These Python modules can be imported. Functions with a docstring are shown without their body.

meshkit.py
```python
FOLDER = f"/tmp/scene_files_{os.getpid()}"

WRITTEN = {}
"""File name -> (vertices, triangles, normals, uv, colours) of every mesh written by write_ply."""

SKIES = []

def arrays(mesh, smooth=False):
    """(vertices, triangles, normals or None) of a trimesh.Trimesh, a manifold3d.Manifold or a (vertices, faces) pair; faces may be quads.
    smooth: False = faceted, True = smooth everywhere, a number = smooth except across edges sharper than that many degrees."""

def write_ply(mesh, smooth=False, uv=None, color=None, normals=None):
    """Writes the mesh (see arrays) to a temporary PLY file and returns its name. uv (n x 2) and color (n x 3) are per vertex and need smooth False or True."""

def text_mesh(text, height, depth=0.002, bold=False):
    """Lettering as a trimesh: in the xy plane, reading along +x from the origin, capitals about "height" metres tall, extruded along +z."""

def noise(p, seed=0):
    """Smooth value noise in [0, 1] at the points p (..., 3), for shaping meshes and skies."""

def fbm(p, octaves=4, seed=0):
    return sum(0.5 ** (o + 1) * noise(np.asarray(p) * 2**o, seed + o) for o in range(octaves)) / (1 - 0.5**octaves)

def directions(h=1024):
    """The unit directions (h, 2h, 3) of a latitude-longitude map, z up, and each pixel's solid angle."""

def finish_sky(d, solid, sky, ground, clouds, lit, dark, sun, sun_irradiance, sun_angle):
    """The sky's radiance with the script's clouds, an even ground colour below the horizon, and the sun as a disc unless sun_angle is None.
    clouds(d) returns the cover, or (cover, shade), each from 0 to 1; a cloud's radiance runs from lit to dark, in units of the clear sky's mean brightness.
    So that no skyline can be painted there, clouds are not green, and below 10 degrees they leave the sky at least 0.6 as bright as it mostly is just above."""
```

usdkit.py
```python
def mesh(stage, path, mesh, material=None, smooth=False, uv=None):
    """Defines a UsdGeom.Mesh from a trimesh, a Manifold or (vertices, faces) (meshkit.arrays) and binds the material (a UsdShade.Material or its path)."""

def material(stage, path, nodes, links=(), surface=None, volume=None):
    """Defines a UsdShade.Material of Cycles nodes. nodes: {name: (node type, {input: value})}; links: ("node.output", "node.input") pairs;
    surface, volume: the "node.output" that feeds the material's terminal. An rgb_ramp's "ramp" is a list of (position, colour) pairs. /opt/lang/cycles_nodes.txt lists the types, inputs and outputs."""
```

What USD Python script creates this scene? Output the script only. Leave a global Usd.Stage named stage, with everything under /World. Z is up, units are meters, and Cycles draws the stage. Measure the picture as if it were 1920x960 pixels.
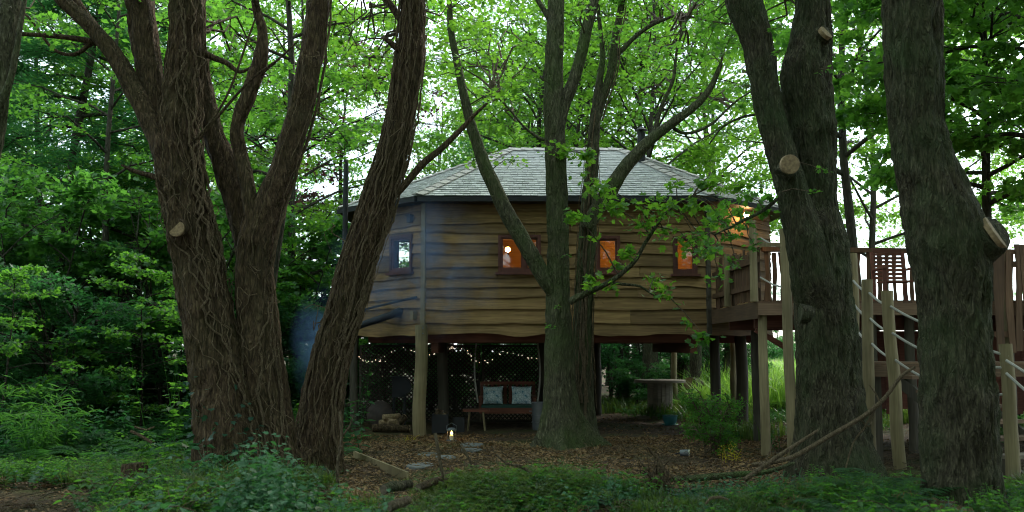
import math, numpy as np, trimesh, usdkit, meshkit
from pxr import Usd, UsdGeom, UsdLux, UsdShade, Gf, Sdf, Vt

stage = Usd.Stage.CreateInMemory()
UsdGeom.SetStageUpAxis(stage, 'Z')
UsdGeom.Xform.Define(stage, '/World')
UsdGeom.Scope.Define(stage, '/World/Looks')

# ------------------------------------------------------------------ camera, sky, sun, exposure
F, HOR, EYE = 1884.0, 652.0, 1.6             # focal length in photo pixels, horizon row, eye height
PITCH = math.atan((HOR - 480) / F)
cam = UsdGeom.Camera.Define(stage, '/World/camera')
cam.CreateHorizontalApertureAttr(36.0)
cam.CreateFocalLengthAttr(36.0 * F / 1920)
cam.CreateFStopAttr(1.5); cam.CreateFocusDistanceAttr(15.5)
cam.CreateClippingRangeAttr((0.05, 2000.0))
cam.AddTranslateOp().Set((0, 0, EYE)); cam.AddRotateXOp().Set(90 + math.degrees(PITCH))
cam.CreateExposureAttr(2.45)
SUN_EL, SUN_AZ = math.radians(38), math.radians(38)      # azimuth from +y towards +x
SKY_STRENGTH, SUN_INT = 0.11, 0.34

def mat(name, nodes, links=(), surface='p.BSDF', volume=None):
    return usdkit.material(stage, '/World/Looks/' + name, nodes, links, surface=surface, volume=volume)

sky = UsdLux.DomeLight.Define(stage, '/World/sky')
sky.GetPrim().SetCustomDataByKey('kind', 'structure')
m_sky = mat('sky_look', {
    's': ('sky_texture', {'sky_type': 'single_scattering', 'sun_disc': False, 'sun_elevation': SUN_EL, 'sun_rotation': SUN_AZ}),
    'tc': ('texture_coordinate', {}), 'mp': ('mapping', {'scale': (2.0, 2.0, 5.0)}),
    'n': ('noise_texture', {'scale': 1.6, 'detail': 5.0, 'roughness': 0.6}),
    'r': ('rgb_ramp', {'ramp': [(0.3, (0.55,) * 3), (0.65, (1, 1, 1))]}),
    'cl': ('rgb_ramp', {'ramp': [(0.3, (2.7, 3.3, 3.5)), (0.75, (4.0, 4.7, 4.8))]}),
    'mx': ('mix_color', {}), 'b': ('background_shader', {'strength': SKY_STRENGTH})},
    [('tc.generated', 'mp.vector'), ('mp.vector', 'n.vector'), ('n.fac', 'r.fac'), ('n.fac', 'cl.fac'), ('r.color', 'mx.fac'),
     ('s.color', 'mx.a'), ('cl.color', 'mx.b'), ('mx.result', 'b.color')], surface='b.background')
UsdShade.MaterialBindingAPI.Apply(sky.GetPrim()).Bind(m_sky)
sun = UsdLux.DistantLight.Define(stage, '/World/sun')
sun.CreateNormalizeAttr(True); sun.CreateIntensityAttr(SUN_INT); sun.CreateAngleAttr(14.0); sun.CreateColorAttr((1, 0.97, 0.88))
sd = np.array([math.sin(SUN_AZ) * math.cos(SUN_EL), math.cos(SUN_AZ) * math.cos(SUN_EL), math.sin(SUN_EL)])
zz = sd; xx = np.cross([0, 0, 1], zz); xx /= np.linalg.norm(xx); yy = np.cross(zz, xx)
sun.AddTransformOp().Set(Gf.Matrix4d(*[float(a) for r in ((*xx, 0), (*yy, 0), (*zz, 0), (0, 0, 0, 1)) for a in r]))

# ------------------------------------------------------------------ helpers
cp, sp_ = math.cos(PITCH), math.sin(PITCH)
def P(px, py, Y):
    "the world point at depth y = Y that the photograph shows at this pixel"
    d = np.array([px - 960.0, F * cp - (480 - py) * sp_, F * sp_ + (480 - py) * cp])
    return np.array([0, 0, EYE]) + d * (Y / d[1])

COUNT = {}
def numbered(path):
    n = COUNT.get(path, 0); COUNT[path] = n + 1
    return path if n == 0 else f'{path}_{n:03d}'
LOC = {}
def tag(prim, label=None, cat=None, group=None, kind=None):
    for k, t in (('label', label), ('category', cat), ('group', group), ('kind', kind)):
        if t: prim.SetCustomDataByKey(k, t)
    return prim
def thing(name, label, cat, loc=(0, 0, 0), group=None, kind=None):
    path = numbered('/World/' + name)
    x = UsdGeom.Xform.Define(stage, path)
    x.AddTranslateOp().Set(tuple(float(a) for a in loc))
    LOC[path] = np.array(loc, float)
    return tag(x.GetPrim(), label, cat, group, kind)
def obj(name, mesh, material, parent=None, label=None, kind=None, smooth=False, cat=None, group=None):
    base = str(parent.GetPath()) if parent is not None else '/World'
    path = numbered(base + '/' + name)
    off = np.zeros(3)
    for k in LOC:
        if path == k or path.startswith(k + '/'): off = LOC[k]
    if isinstance(mesh, trimesh.Trimesh): mesh = (mesh.vertices, mesh.faces)
    v, f = mesh
    m = usdkit.mesh(stage, path, (np.asarray(v) - off, f), material, smooth=smooth)
    return tag(m.GetPrim(), label, cat, group, kind)
def copy_of(src, loc, rotz=0.0, scale=1.0, label=None, group=None, tilt=None):
    was = src.GetCustomData()
    path = numbered('/World/' + src.GetName().split('_0')[0])
    x = UsdGeom.Xform.Define(stage, path)
    pr = x.GetPrim()
    pr.GetReferences().AddInternalReference(src.GetPath()); pr.SetInstanceable(True)
    x.ClearXformOpOrder()
    x.AddTransformOp(opSuffix='place').Set(xf(loc, rotz, scale))
    return tag(pr, label or was.get('label'), was.get('category'), group or was.get('group'), was.get('kind'))
def xf(loc, rotz=0.0, scale=1.0):
    return Gf.Matrix4d().SetScale(float(scale)) * Gf.Matrix4d().SetRotate(Gf.Rotation(Gf.Vec3d(0, 0, 1), math.degrees(rotz))) * Gf.Matrix4d().SetTranslate(Gf.Vec3d(*[float(a) for a in loc]))

def cat_(ms):
    vs, fs, n = [], [], 0
    for m in ms:
        v, f = (m.vertices, m.faces) if isinstance(m, trimesh.Trimesh) else m
        f = np.asarray(f, int)
        if f.shape[1] == 4: f = np.vstack([f[:, [0, 1, 2]], f[:, [0, 2, 3]]])
        vs.append(np.asarray(v, float)); fs.append(f + n); n += len(v)
    return np.vstack(vs), np.vstack(fs)
BOXF = np.array([[0, 3, 2, 1], [4, 5, 6, 7], [0, 1, 5, 4], [1, 2, 6, 5], [2, 3, 7, 6], [3, 0, 4, 7]])
def box(x0, x1, y0, y1, z0, z1):
    return np.array([[x0, y0, z0], [x1, y0, z0], [x1, y1, z0], [x0, y1, z0], [x0, y0, z1], [x1, y0, z1], [x1, y1, z1], [x0, y1, z1]], float), BOXF
def unit(a):
    a = np.asarray(a, float); return a / (np.linalg.norm(a) + 1e-12)
def bar(p0, p1, w, h, up=(0, 0, 1)):
    "a straight squared timber from p0 to p1, h along up, w across"
    p0, p1 = np.asarray(p0, float), np.asarray(p1, float)
    d = unit(p1 - p0); s = unit(np.cross(d, up)); u = np.cross(s, d)
    q = [-s * w / 2 - u * h / 2, s * w / 2 - u * h / 2, s * w / 2 + u * h / 2, -s * w / 2 + u * h / 2]
    return np.array([p0 + a for a in q] + [p1 + a for a in q]), BOXF
def loft(loops):
    n = len(loops[0]); v = np.vstack(loops); f = []
    for i in range(len(loops) - 1):
        for j in range(n):
            k = (j + 1) % n
            a, b, c, d = i * n + j, i * n + k, (i + 1) * n + k, (i + 1) * n + j
            f += [[a, b, c], [a, c, d]]
    e = (len(loops) - 1) * n
    for j in range(1, n - 1):
        f += [[0, j + 1, j], [e, e + j, e + j + 1]]
    return v, np.array(f)
def spline(pts, step):
    "Catmull-Rom through rows (x, y, z, r) at about this spacing"
    p = np.asarray(pts, float)
    p = np.vstack([2 * p[0] - p[1], p, 2 * p[-1] - p[-2]])
    out = []
    for i in range(1, len(p) - 2):
        n = max(1, int(np.linalg.norm(p[i + 1, :3] - p[i, :3]) / step))
        for t in np.arange(n) / n:
            a, b, c, d = p[i - 1], p[i], p[i + 1], p[i + 2]
            out.append(0.5 * (2 * b + (c - a) * t + (2 * a - 5 * b + 4 * c - d) * t * t + (3 * b - a - 3 * c + d) * t ** 3))
    out.append(p[-2])
    o = np.array(out); o[:, 3] = np.maximum(o[:, 3], 0.002)
    return o
def frames(c):
    t = np.gradient(c, axis=0); t /= np.linalg.norm(t, axis=1, keepdims=True) + 1e-12
    ref = np.array([0, 1.0, 0]) if np.mean(np.abs(t[:, 1])) < 0.8 else np.array([1.0, 0, 0])
    a = np.cross(ref, t); a /= np.linalg.norm(a, axis=1, keepdims=True) + 1e-12
    return t, a, np.cross(t, a)
def tube(pts, r, sides=6, cap=True):
    p = np.asarray(pts, float); r = np.broadcast_to(r, (len(p),))
    t, a, b = frames(p)
    th = np.arange(sides) * 2 * np.pi / sides
    v = p[:, None] + r[:, None, None] * (np.cos(th)[None, :, None] * a[:, None] + np.sin(th)[None, :, None] * b[:, None])
    n = len(p)
    i, j = np.meshgrid(np.arange(n - 1), np.arange(sides), indexing='ij')
    q = np.stack([i * sides + j, i * sides + (j + 1) % sides, (i + 1) * sides + (j + 1) % sides, (i + 1) * sides + j], -1).reshape(-1, 4)
    f = np.vstack([q[:, [0, 1, 2]], q[:, [0, 2, 3]]])
    if cap:
        k = np.arange(1, sides - 1)
        f = np.vstack([f, np.stack([0 * k, k + 1, k], 1), np.stack([0 * k, k, k + 1], 1) + (n - 1) * sides])
    return v.reshape(-1, 3), f
def cyl(p0, p1, r, sides=14, r1=None):
    return tube([p0, p1], [r, r if r1 is None else r1], sides)
def bark_tube(pts, step=0.045, sides=44, amp=0.022, seed=0, flare=None, furrow=7.0, knots=0.05):
    "a limb with real furrowed bark: returns mesh and (centres, radii, frame) for what grows on it"
    s = spline(pts, step); c, r = s[:, :3], s[:, 3]
    t, a, b = frames(c)
    L = np.concatenate([[0], np.cumsum(np.linalg.norm(np.diff(c, axis=0), axis=1))])
    th = np.arange(sides) * 2 * np.pi / sides
    TH, LL = np.meshgrid(th, L); R = np.repeat(r[:, None], sides, 1)
    rr = r.mean()
    cx, sx = np.cos(TH) * rr, np.sin(TH) * rr
    w = meshkit.fbm(np.stack([cx * 3, sx * 3, LL * 2.5], -1), 3, seed) - 0.5
    n1 = meshkit.noise(np.stack([cx * furrow * 2.4 + w * 2.0, sx * furrow * 2.4 + w * 2.0, LL * 2.6], -1), seed + 5)
    n2 = meshkit.noise(np.stack([cx * furrow * 5, sx * furrow * 5, LL * 9], -1), seed + 9)
    ridge = 1 - np.abs(2 * n1 - 1) * 1.9
    d = amp * 1.5 * ((ridge - .55) * 0.95 + (n2 - 0.5) * 0.8) + w * knots * 2 * R
    R = R + d * np.minimum(1, R / 0.12)
    if flare:
        k, amt, hgt = flare
        ph = seed * 1.7
        g = np.exp(-((c[:, 2] - c[:, 2].min()) / hgt))[:, None]
        R = R * (1 + amt * g * np.maximum(0, np.cos(k * TH + ph + 1.5 * np.sin(TH + seed))) ** 2)
    v = c[:, None] + R[..., None] * (np.cos(TH)[..., None] * a[:, None] + np.sin(TH)[..., None] * b[:, None])
    n = len(c)
    i, j = np.meshgrid(np.arange(n - 1), np.arange(sides), indexing='ij')
    q = np.stack([i * sides + j, i * sides + (j + 1) % sides, (i + 1) * sides + (j + 1) % sides, (i + 1) * sides + j], -1).reshape(-1, 4)
    k = np.arange(1, sides - 1)
    f = np.vstack([q[:, [0, 1, 2]], q[:, [0, 2, 3]], np.stack([0 * k, k + 1, k], 1), np.stack([0 * k, k, k + 1], 1) + (n - 1) * sides])
    return (v.reshape(-1, 3), f), (c, r, a, b)
def px_path(rows, Y):
    "rows (px, py, width in px[, depth change]) as (x, y, z, radius)"
    out = []
    for r in rows:
        y = Y + (r[3] if len(r) > 3 else 0)
        out.append([*P(r[0], r[1], y), r[2] * y / F / 2])
    return out

# leaves -----------------------------------------------------------
SIMPLE = (np.array([[0, 0, 0], [-.3, .45, .07], [0, 1, -.08], [.3, .45, .07]]), np.array([[0, 2, 1], [0, 3, 2]]))
NARROW = (np.array([[0, 0, 0], [-.07, .4, .02], [0, 1, -.12], [.07, .4, .02]]), np.array([[0, 2, 1], [0, 3, 2]]))
_o = [(0, 0), (.16, .1), (.42, .2), (.28, .42), (.46, .66), (.16, .7), (0, 1), (-.16, .7), (-.46, .66), (-.28, .42), (-.42, .2), (-.16, .1)]
LOBED = (np.array([(0, .45, -.03)] + [(x, y, abs(x) * .22 - .1 * y * y) for x, y in _o]), np.array([[0, 1 + k, 1 + (k + 1) % 12] for k in range(12)]))
_h = [(0, 0), (.24, .05), (.36, .28), (.26, .6), (0, 1), (-.26, .6), (-.36, .28), (-.24, .05)]
HEART = (np.array([(0, .4, -.04)] + [(x, y, abs(x) * .2 - .15 * y * y) for x, y in _h]), np.array([[0, 1 + k, 1 + (k + 1) % 8] for k in range(8)]))
def leaves(pos, size, rng, tpl=SIMPLE, spread=0.55, head=None, hspread=1.0):
    "one leaf at each position; they lie near level, tilted by spread; head: preferred direction of the tips"
    pos = np.asarray(pos, float); n = len(pos)
    nr = np.array([0, 0, 1.0]) + spread * rng.normal(size=(n, 3)); nr /= np.linalg.norm(nr, axis=1, keepdims=True)
    h = rng.normal(size=(n, 3)) * hspread
    if head is not None: h = h * 0.6 + head
    h -= nr * (h * nr).sum(1, keepdims=True); h /= np.linalg.norm(h, axis=1, keepdims=True) + 1e-9
    s = np.cross(h, nr)
    sz = size * rng.uniform(0.6, 1.25, n)
    T, Fc = tpl
    v = pos[:, None] + sz[:, None, None] * (T[None, :, :1] * s[:, None] + T[None, :, 1:2] * h[:, None] + T[None, :, 2:] * nr[:, None])
    f = (np.arange(n) * len(T))[:, None, None] + Fc[None]
    return v.reshape(-1, 3), f.reshape(-1, 3)
def spray_points(c, R, n, rng, flat=0.22, droop=0.18):
    r = R * np.sqrt(rng.uniform(0, 1, n)); a = rng.uniform(0, 2 * np.pi, n)
    r *= 0.75 + 0.35 * np.cos(3 * a + rng.uniform(0, 6))
    return c + np.stack([r * np.cos(a), r * np.sin(a), rng.normal(0, flat * R * 0.45, n) - droop * r * r / R], 1)

def grow(seed, h, base, rad, nl, tw, lps, leaf, tpl=SIMPLE, tr=0.16, spray=0.55, prof=None, elev=0.55, droop=0.25, multi=1, spread=0.55, flat=0.22, head=None):
    "a tree: trunk, limbs, twigs, and leaf sprays at the twigs. Returns (trunk mesh, limb mesh, leaf mesh)"
    rng = np.random.default_rng(seed)
    prof = prof or (lambda t: math.sin(math.pi * (0.18 + 0.72 * t)) )
    wood, trunks, lv = [], [], []
    for m in range(multi):
        lean = rng.normal(0, 0.035 if multi == 1 else 0.22, 2)
        ph = rng.uniform(0, 6, 2)
        def axis(z, lean=lean, ph=ph):
            return np.array([lean[0] * z + 0.12 * math.sin(z * 0.7 + ph[0]), lean[1] * z + 0.12 * math.sin(z * 0.6 + ph[1]), z])
        zs = np.linspace(0, h * 0.94, 10)
        rr = tr / math.sqrt(multi)
        trunks.append(tube([axis(z) for z in zs], [rr * (1.25 - 0.25 * min(1, z / 0.8)) * max(0.1, 1 - 0.85 * z / h) for z in zs], 8))
        for i in range(nl // multi):
            t = (i + rng.uniform(0.1, 0.9)) / (nl // multi)
            z = base + (h * 0.93 - base) * t
            p = axis(z); az = i * 2.4 + rng.uniform(-.5, .5); ln = rad * prof(t) * rng.uniform(0.65, 1.15) / (1 if multi == 1 else 1.3)
            el = elev * (0.6 + 0.8 * t) + rng.uniform(-.15, .15)
            pts = []
            for k in range(6):
                s = k / 5 * ln
                pts.append(p + np.array([math.cos(az) * s, math.sin(az) * s, math.tan(min(el, 1.2)) * s - droop * s * s / max(rad, 1)]) + rng.normal(0, 0.05 * ln * (k / 5), 3))
            pts = np.array(pts)
            wood.append(tube(pts, np.linspace(max(0.018, rr * 0.42 * (1 - 0.7 * t)), 0.008, 6), 5, False))
            for j in range(tw):
                fr = 0.3 + 0.7 * (j + rng.uniform(0, 1)) / tw
                k = min(4, int(fr * 5)); q = pts[k] + (pts[k + 1] - pts[k]) * (fr * 5 - k)
                a2 = az + rng.choice([-1, 1]) * rng.uniform(0.3, 1.2); l2 = ln * rng.uniform(0.15, 0.4) + 0.15
                e = q + np.array([math.cos(a2) * l2, math.sin(a2) * l2, rng.uniform(-.15, .3) * l2])
                wood.append(tube([q, (q + e) / 2 + rng.normal(0, .04, 3), e], [0.012, 0.008, 0.004], 3, False))
                lv.append(spray_points(e, spray * rng.uniform(0.6, 1.3), int(lps * rng.uniform(0.5, 1.4)), rng, flat))
    pts = np.vstack(lv)
    return cat_(trunks), cat_(wood), leaves(pts, leaf, rng, tpl, spread, head)

# ------------------------------------------------------------------ materials
def leaf_mat(name, dark, mid, light, trans=0.35, rough=0.5, tr_col=None):
    tr_col = tr_col or tuple(min(1, c * k) for c, k in zip(light, (2.2, 2.2, 1.2)))
    return mat(name, {
        'g': ('geometry', {}), 'oi': ('object_info', {}), 'tc': ('texture_coordinate', {}),
        'n': ('noise_texture', {'scale': 0.9, 'detail': 2.0}),
        'ad': ('math', {'math_type': 'multiply_add', 'value2': 0.45}),
        'm2': ('math', {'math_type': 'multiply', 'value2': 0.62}),
        'r': ('rgb_ramp', {'ramp': [(0.1, dark), (0.5, mid), (0.95, light)]}),
        'hs': ('hsv', {'saturation': 1.0}), 'vr': ('map_range', {'to_min': 0.75, 'to_max': 1.2}),
        'p': ('principled_bsdf', {'roughness': rough, 'specular_ior_level': 0.35}),
        't': ('translucent_bsdf', {'color': tr_col}), 'mx': ('mix_closure', {'fac': trans})},
        [('tc.object', 'n.vector'), ('n.fac', 'm2.value1'), ('g.random_per_island', 'ad.value1'), ('m2.value', 'ad.value3'), ('ad.value', 'r.fac'),
         ('oi.random', 'vr.value'), ('vr.result', 'hs.value'), ('r.color', 'hs.color'), ('hs.color', 'p.base_color'), ('p.BSDF', 'mx.closure1'), ('t.BSDF', 'mx.closure2')], surface='mx.closure')
L_BRIGHT = leaf_mat('leaf_bright', (.022, .07, .012), (.05, .13, .014), (.11, .21, .02), 0.5, tr_col=(.24, .52, .04))
L_MID = leaf_mat('leaf_mid', (.016, .06, .014), (.032, .10, .02), (.06, .15, .022), 0.5, tr_col=(.19, .48, .045))
L_HAZEL = leaf_mat('leaf_hazel', (.014, .055, .014), (.032, .098, .02), (.065, .15, .026), 0.45, tr_col=(.15, .42, .05))
L_DARK = leaf_mat('leaf_dark', (.010, .04, .016), (.018, .062, .022), (.035, .095, .028), 0.3, tr_col=(.05, .18, .04))
L_TEAL = leaf_mat('leaf_teal', (.012, .05, .019), (.026, .085, .028), (.052, .13, .038), 0.42, tr_col=(.09, .34, .075))
L_GLOSS = leaf_mat('leaf_gloss', (.008, .035, .008), (.016, .06, .010), (.03, .085, .012), 0.2, rough=0.3, tr_col=(.05, .16, .02))
L_FERN = leaf_mat('leaf_fern', (.012, .055, .016), (.025, .09, .024), (.045, .13, .035), 0.4, tr_col=(.10, .32, .05))
L_FIELD = leaf_mat('leaf_field', (.10, .22, .025), (.16, .32, .04), (.24, .42, .07), 0.45, tr_col=(.38, .65, .08))
L_GRASS = leaf_mat('grass_look', (.02, .042, .010), (.045, .075, .016), (.115, .125, .04), 0.35, tr_col=(.18, .30, .04))
L_NETTLE = leaf_mat('leaf_nettle', (.02, .075, .03), (.045, .14, .055), (.08, .21, .085), 0.35, tr_col=(.08, .26, .06))
L_IVY = leaf_mat('leaf_ivy', (.008, .035, .02), (.015, .06, .034), (.03, .09, .05), 0.15, rough=0.4)
L_YELLOW = leaf_mat('leaf_yellow', (.20, .18, .02), (.32, .27, .02), (.45, .36, .03), 0.35)
L_PURPLE = leaf_mat('leaf_purple', (.03, .012, .02), (.055, .02, .03), (.08, .03, .04), 0.3, tr_col=(.14, .04, .05))
L_LITTER = leaf_mat('litter_look', (.12, .068, .03), (.32, .195, .09), (.60, .43, .23), 0.05, rough=0.8, tr_col=(.2, .12, .05))

L_OLIVE = leaf_mat('leaf_olive', (.05, .075, .014), (.10, .135, .025), (.18, .20, .05), 0.35, tr_col=(.22, .34, .05))
L_DEAD = leaf_mat('dead_leaf', (.05, .026, .012), (.10, .055, .025), (.17, .10, .05), 0.1, rough=0.8, tr_col=(.12, .07, .03))
def bark_mat(name, dark, mid, light, moss, moss_amt=0.5, scale=9.0):
    return mat(name, {
        'tc': ('texture_coordinate', {}), 'mp': ('mapping', {'scale': (1.0, 1.0, 0.24)}),
        'n': ('noise_texture', {'scale': scale * 3.4, 'detail': 7.0, 'roughness': 0.65, 'distortion': 0.6}),
        'v': ('voronoi_texture', {'scale': scale * 2.8, 'feature': 'distance_to_edge'}), 'dn': ('noise_texture', {'scale': scale * 1.2, 'detail': 3.0}), 'da': ('vector_math', {'math_type': 'multiply_add', 'vector2': (.16, .16, .16)}),
        'r': ('rgb_ramp', {'ramp': [(0.30, dark), (0.52, mid), (0.74, light)]}),
        'n2': ('noise_texture', {'scale': 1.3, 'detail': 6.0, 'roughness': 0.62}),
        'r2': ('rgb_ramp', {'ramp': [(0.42, (0, 0, 0)), (0.72, (moss_amt,) * 3)]}),
        'mx': ('mix_color', {'b': moss}),
        'nf': ('math', {'math_type': 'multiply', 'value2': 0.86}), 'vf': ('math', {'math_type': 'multiply_add', 'value2': 0.42}),
        'ms': ('math', {'math_type': 'multiply_add', 'value2': 1.6}),
        'bp': ('bump', {'strength': 1.0, 'distance': 0.035}),
        'p': ('principled_bsdf', {'roughness': 0.9, 'specular_ior_level': 0.2})},
        [('tc.object', 'mp.vector'), ('mp.vector', 'n.vector'), ('mp.vector', 'dn.vector'), ('dn.color', 'da.vector1'), ('mp.vector', 'da.vector3'), ('da.vector', 'v.vector'), ('n.fac', 'nf.value1'), ('v.distance', 'vf.value1'), ('nf.value', 'vf.value3'), ('vf.value', 'r.fac'), ('tc.object', 'n2.vector'), ('n2.fac', 'r2.fac'),
         ('r2.color', 'mx.fac'), ('r.color', 'mx.a'), ('mx.result', 'p.base_color'),
         ('v.distance', 'ms.value1'), ('n.fac', 'ms.value3'), ('ms.value', 'bp.height'), ('bp.normal', 'p.normal')])
B_BROWN = bark_mat('bark_brown', (.018, .011, .006), (.088, .056, .031), (.205, .142, .082), (.05, .06, .02), 0.35)
B_GREEN = bark_mat('bark_green', (.022, .02, .012), (.085, .08, .046), (.19, .175, .11), (.06, .095, .022), 0.85)
B_GREY = bark_mat('bark_grey', (.015, .012, .007), (.070, .060, .036), (.165, .145, .09), (.045, .075, .025), 0.75, scale=10)
B_FAR = bark_mat('bark_far', (.02, .017, .012), (.045, .038, .028), (.085, .07, .05), (.035, .05, .018), 0.5, scale=5)
B_TWIG = bark_mat('twig_look', (.05, .036, .022), (.12, .088, .056), (.22, .17, .115), (.08, .09, .04), 0.3)
VINE = bark_mat('vine_look', (.08, .052, .03), (.23, .165, .10), (.45, .34, .21), (.10, .09, .04), 0.2, scale=20)
MOSS = mat('moss_look', {'tc': ('texture_coordinate', {}), 'n': ('noise_texture', {'scale': 40.0, 'detail': 4.0}), 'r': ('rgb_ramp', {'ramp': [(.3, (.02, .035, .008)), (.7, (.07, .10, .02))]}),
    'bp': ('bump', {'strength': 1.0, 'distance': 0.02}), 'p': ('principled_bsdf', {'roughness': 1.0, 'specular_ior_level': 0.1})},
    [('tc.object', 'n.vector'), ('n.fac', 'r.fac'), ('r.color', 'p.base_color'), ('n.fac', 'bp.height'), ('bp.normal', 'p.normal')])

def wood_mat(name, dark, light, along='x', rough=0.75, grain=1.0, vary=0.3):
    sc = {'x': (1.2, 1.2, 26), 'z': (24, 24, 1.1), 'y': (26, 1.2, 26)}[along]
    return mat(name, {
        'tc': ('texture_coordinate', {}), 'oi': ('object_info', {}), 'sc': ('vector_math', {'math_type': 'scale', 'scale': 40.0}),
        'cx': ('combine_xyz', {}), 'ad': ('vector_math', {'math_type': 'add'}), 'gp': ('geometry', {}),
        'mp': ('mapping', {'scale': sc}),
        'n': ('noise_texture', {'scale': 1.6 * grain, 'detail': 6.0, 'roughness': 0.6, 'distortion': 0.5}),
        'n2': ('noise_texture', {'scale': 1.7, 'detail': 4.0}),
        'r': ('rgb_ramp', {'ramp': [(0.25, dark), (0.75, light)]}),
        'vr': ('map_range', {'to_min': 1 - vary, 'to_max': 1 + vary}), 'v2': ('map_range', {'from_min': .3, 'from_max': .7, 'to_min': 0.75, 'to_max': 1.2}), 'mv': ('math', {'math_type': 'multiply'}),
        'hs': ('hsv', {}), 'bp': ('bump', {'strength': 0.35, 'distance': 0.01}),
        'p': ('principled_bsdf', {'roughness': rough, 'specular_ior_level': 0.3})},
        [('tc.object', 'ad.vector1'), ('oi.random', 'cx.x'), ('oi.random', 'cx.y'), ('cx.vector', 'sc.vector1'), ('sc.vector', 'ad.vector2'), ('ad.vector', 'mp.vector'),
         ('mp.vector', 'n.vector'), ('tc.object', 'n2.vector'), ('n.fac', 'r.fac'), ('oi.random', 'vr.value'), ('n2.fac', 'v2.value'), ('vr.result', 'mv.value1'), ('v2.result', 'mv.value2'),
         ('mv.value', 'hs.value'), ('r.color', 'hs.color'), ('hs.color', 'p.base_color'), ('n.fac', 'bp.height'), ('bp.normal', 'p.normal')])
W_BOARD = wood_mat('board_look', (.12, .066, .026), (.33, .205, .085), 'x', vary=0.3)
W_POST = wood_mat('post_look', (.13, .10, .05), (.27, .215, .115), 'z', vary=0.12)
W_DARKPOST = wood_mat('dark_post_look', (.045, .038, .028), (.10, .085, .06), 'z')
W_DECK = wood_mat('deck_look', (.085, .05, .03), (.17, .105, .062), 'x')
W_RED = wood_mat('red_timber_look', (.10, .032, .02), (.19, .07, .042), 'x')
W_PICKET = wood_mat('picket_look', (.07, .036, .02), (.15, .085, .047), 'z')
W_FRAME = wood_mat('window_frame_look', (.075, .026, .02), (.13, .048, .036), 'z', rough=0.5)
W_PINE = wood_mat('pine_look', (.42, .25, .11), (.62, .40, .19), 'x')
W_TABLE = wood_mat('table_look', (.14, .115, .085), (.28, .235, .175), 'x')
W_CUT = mat('cut_wood', {'tc': ('texture_coordinate', {}), 'w': ('noise_texture', {'scale': 30.0, 'detail': 4.0}), 'r': ('rgb_ramp', {'ramp': [(.3, (.15, .095, .05)), (.7, (.33, .23, .12))]}), 'p': ('principled_bsdf', {'roughness': 0.8})},
    [('tc.object', 'w.vector'), ('w.fac', 'r.fac'), ('r.color', 'p.base_color')])
W_OLDCUT = mat('old_cut_wood', {'tc': ('texture_coordinate', {}), 'w': ('noise_texture', {'scale': 40.0, 'detail': 4.0}), 'r': ('rgb_ramp', {'ramp': [(.3, (.06, .045, .03)), (.7, (.14, .105, .07))]}), 'p': ('principled_bsdf', {'roughness': 0.9})},
    [('tc.object', 'w.vector'), ('w.fac', 'r.fac'), ('r.color', 'p.base_color')])
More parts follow.
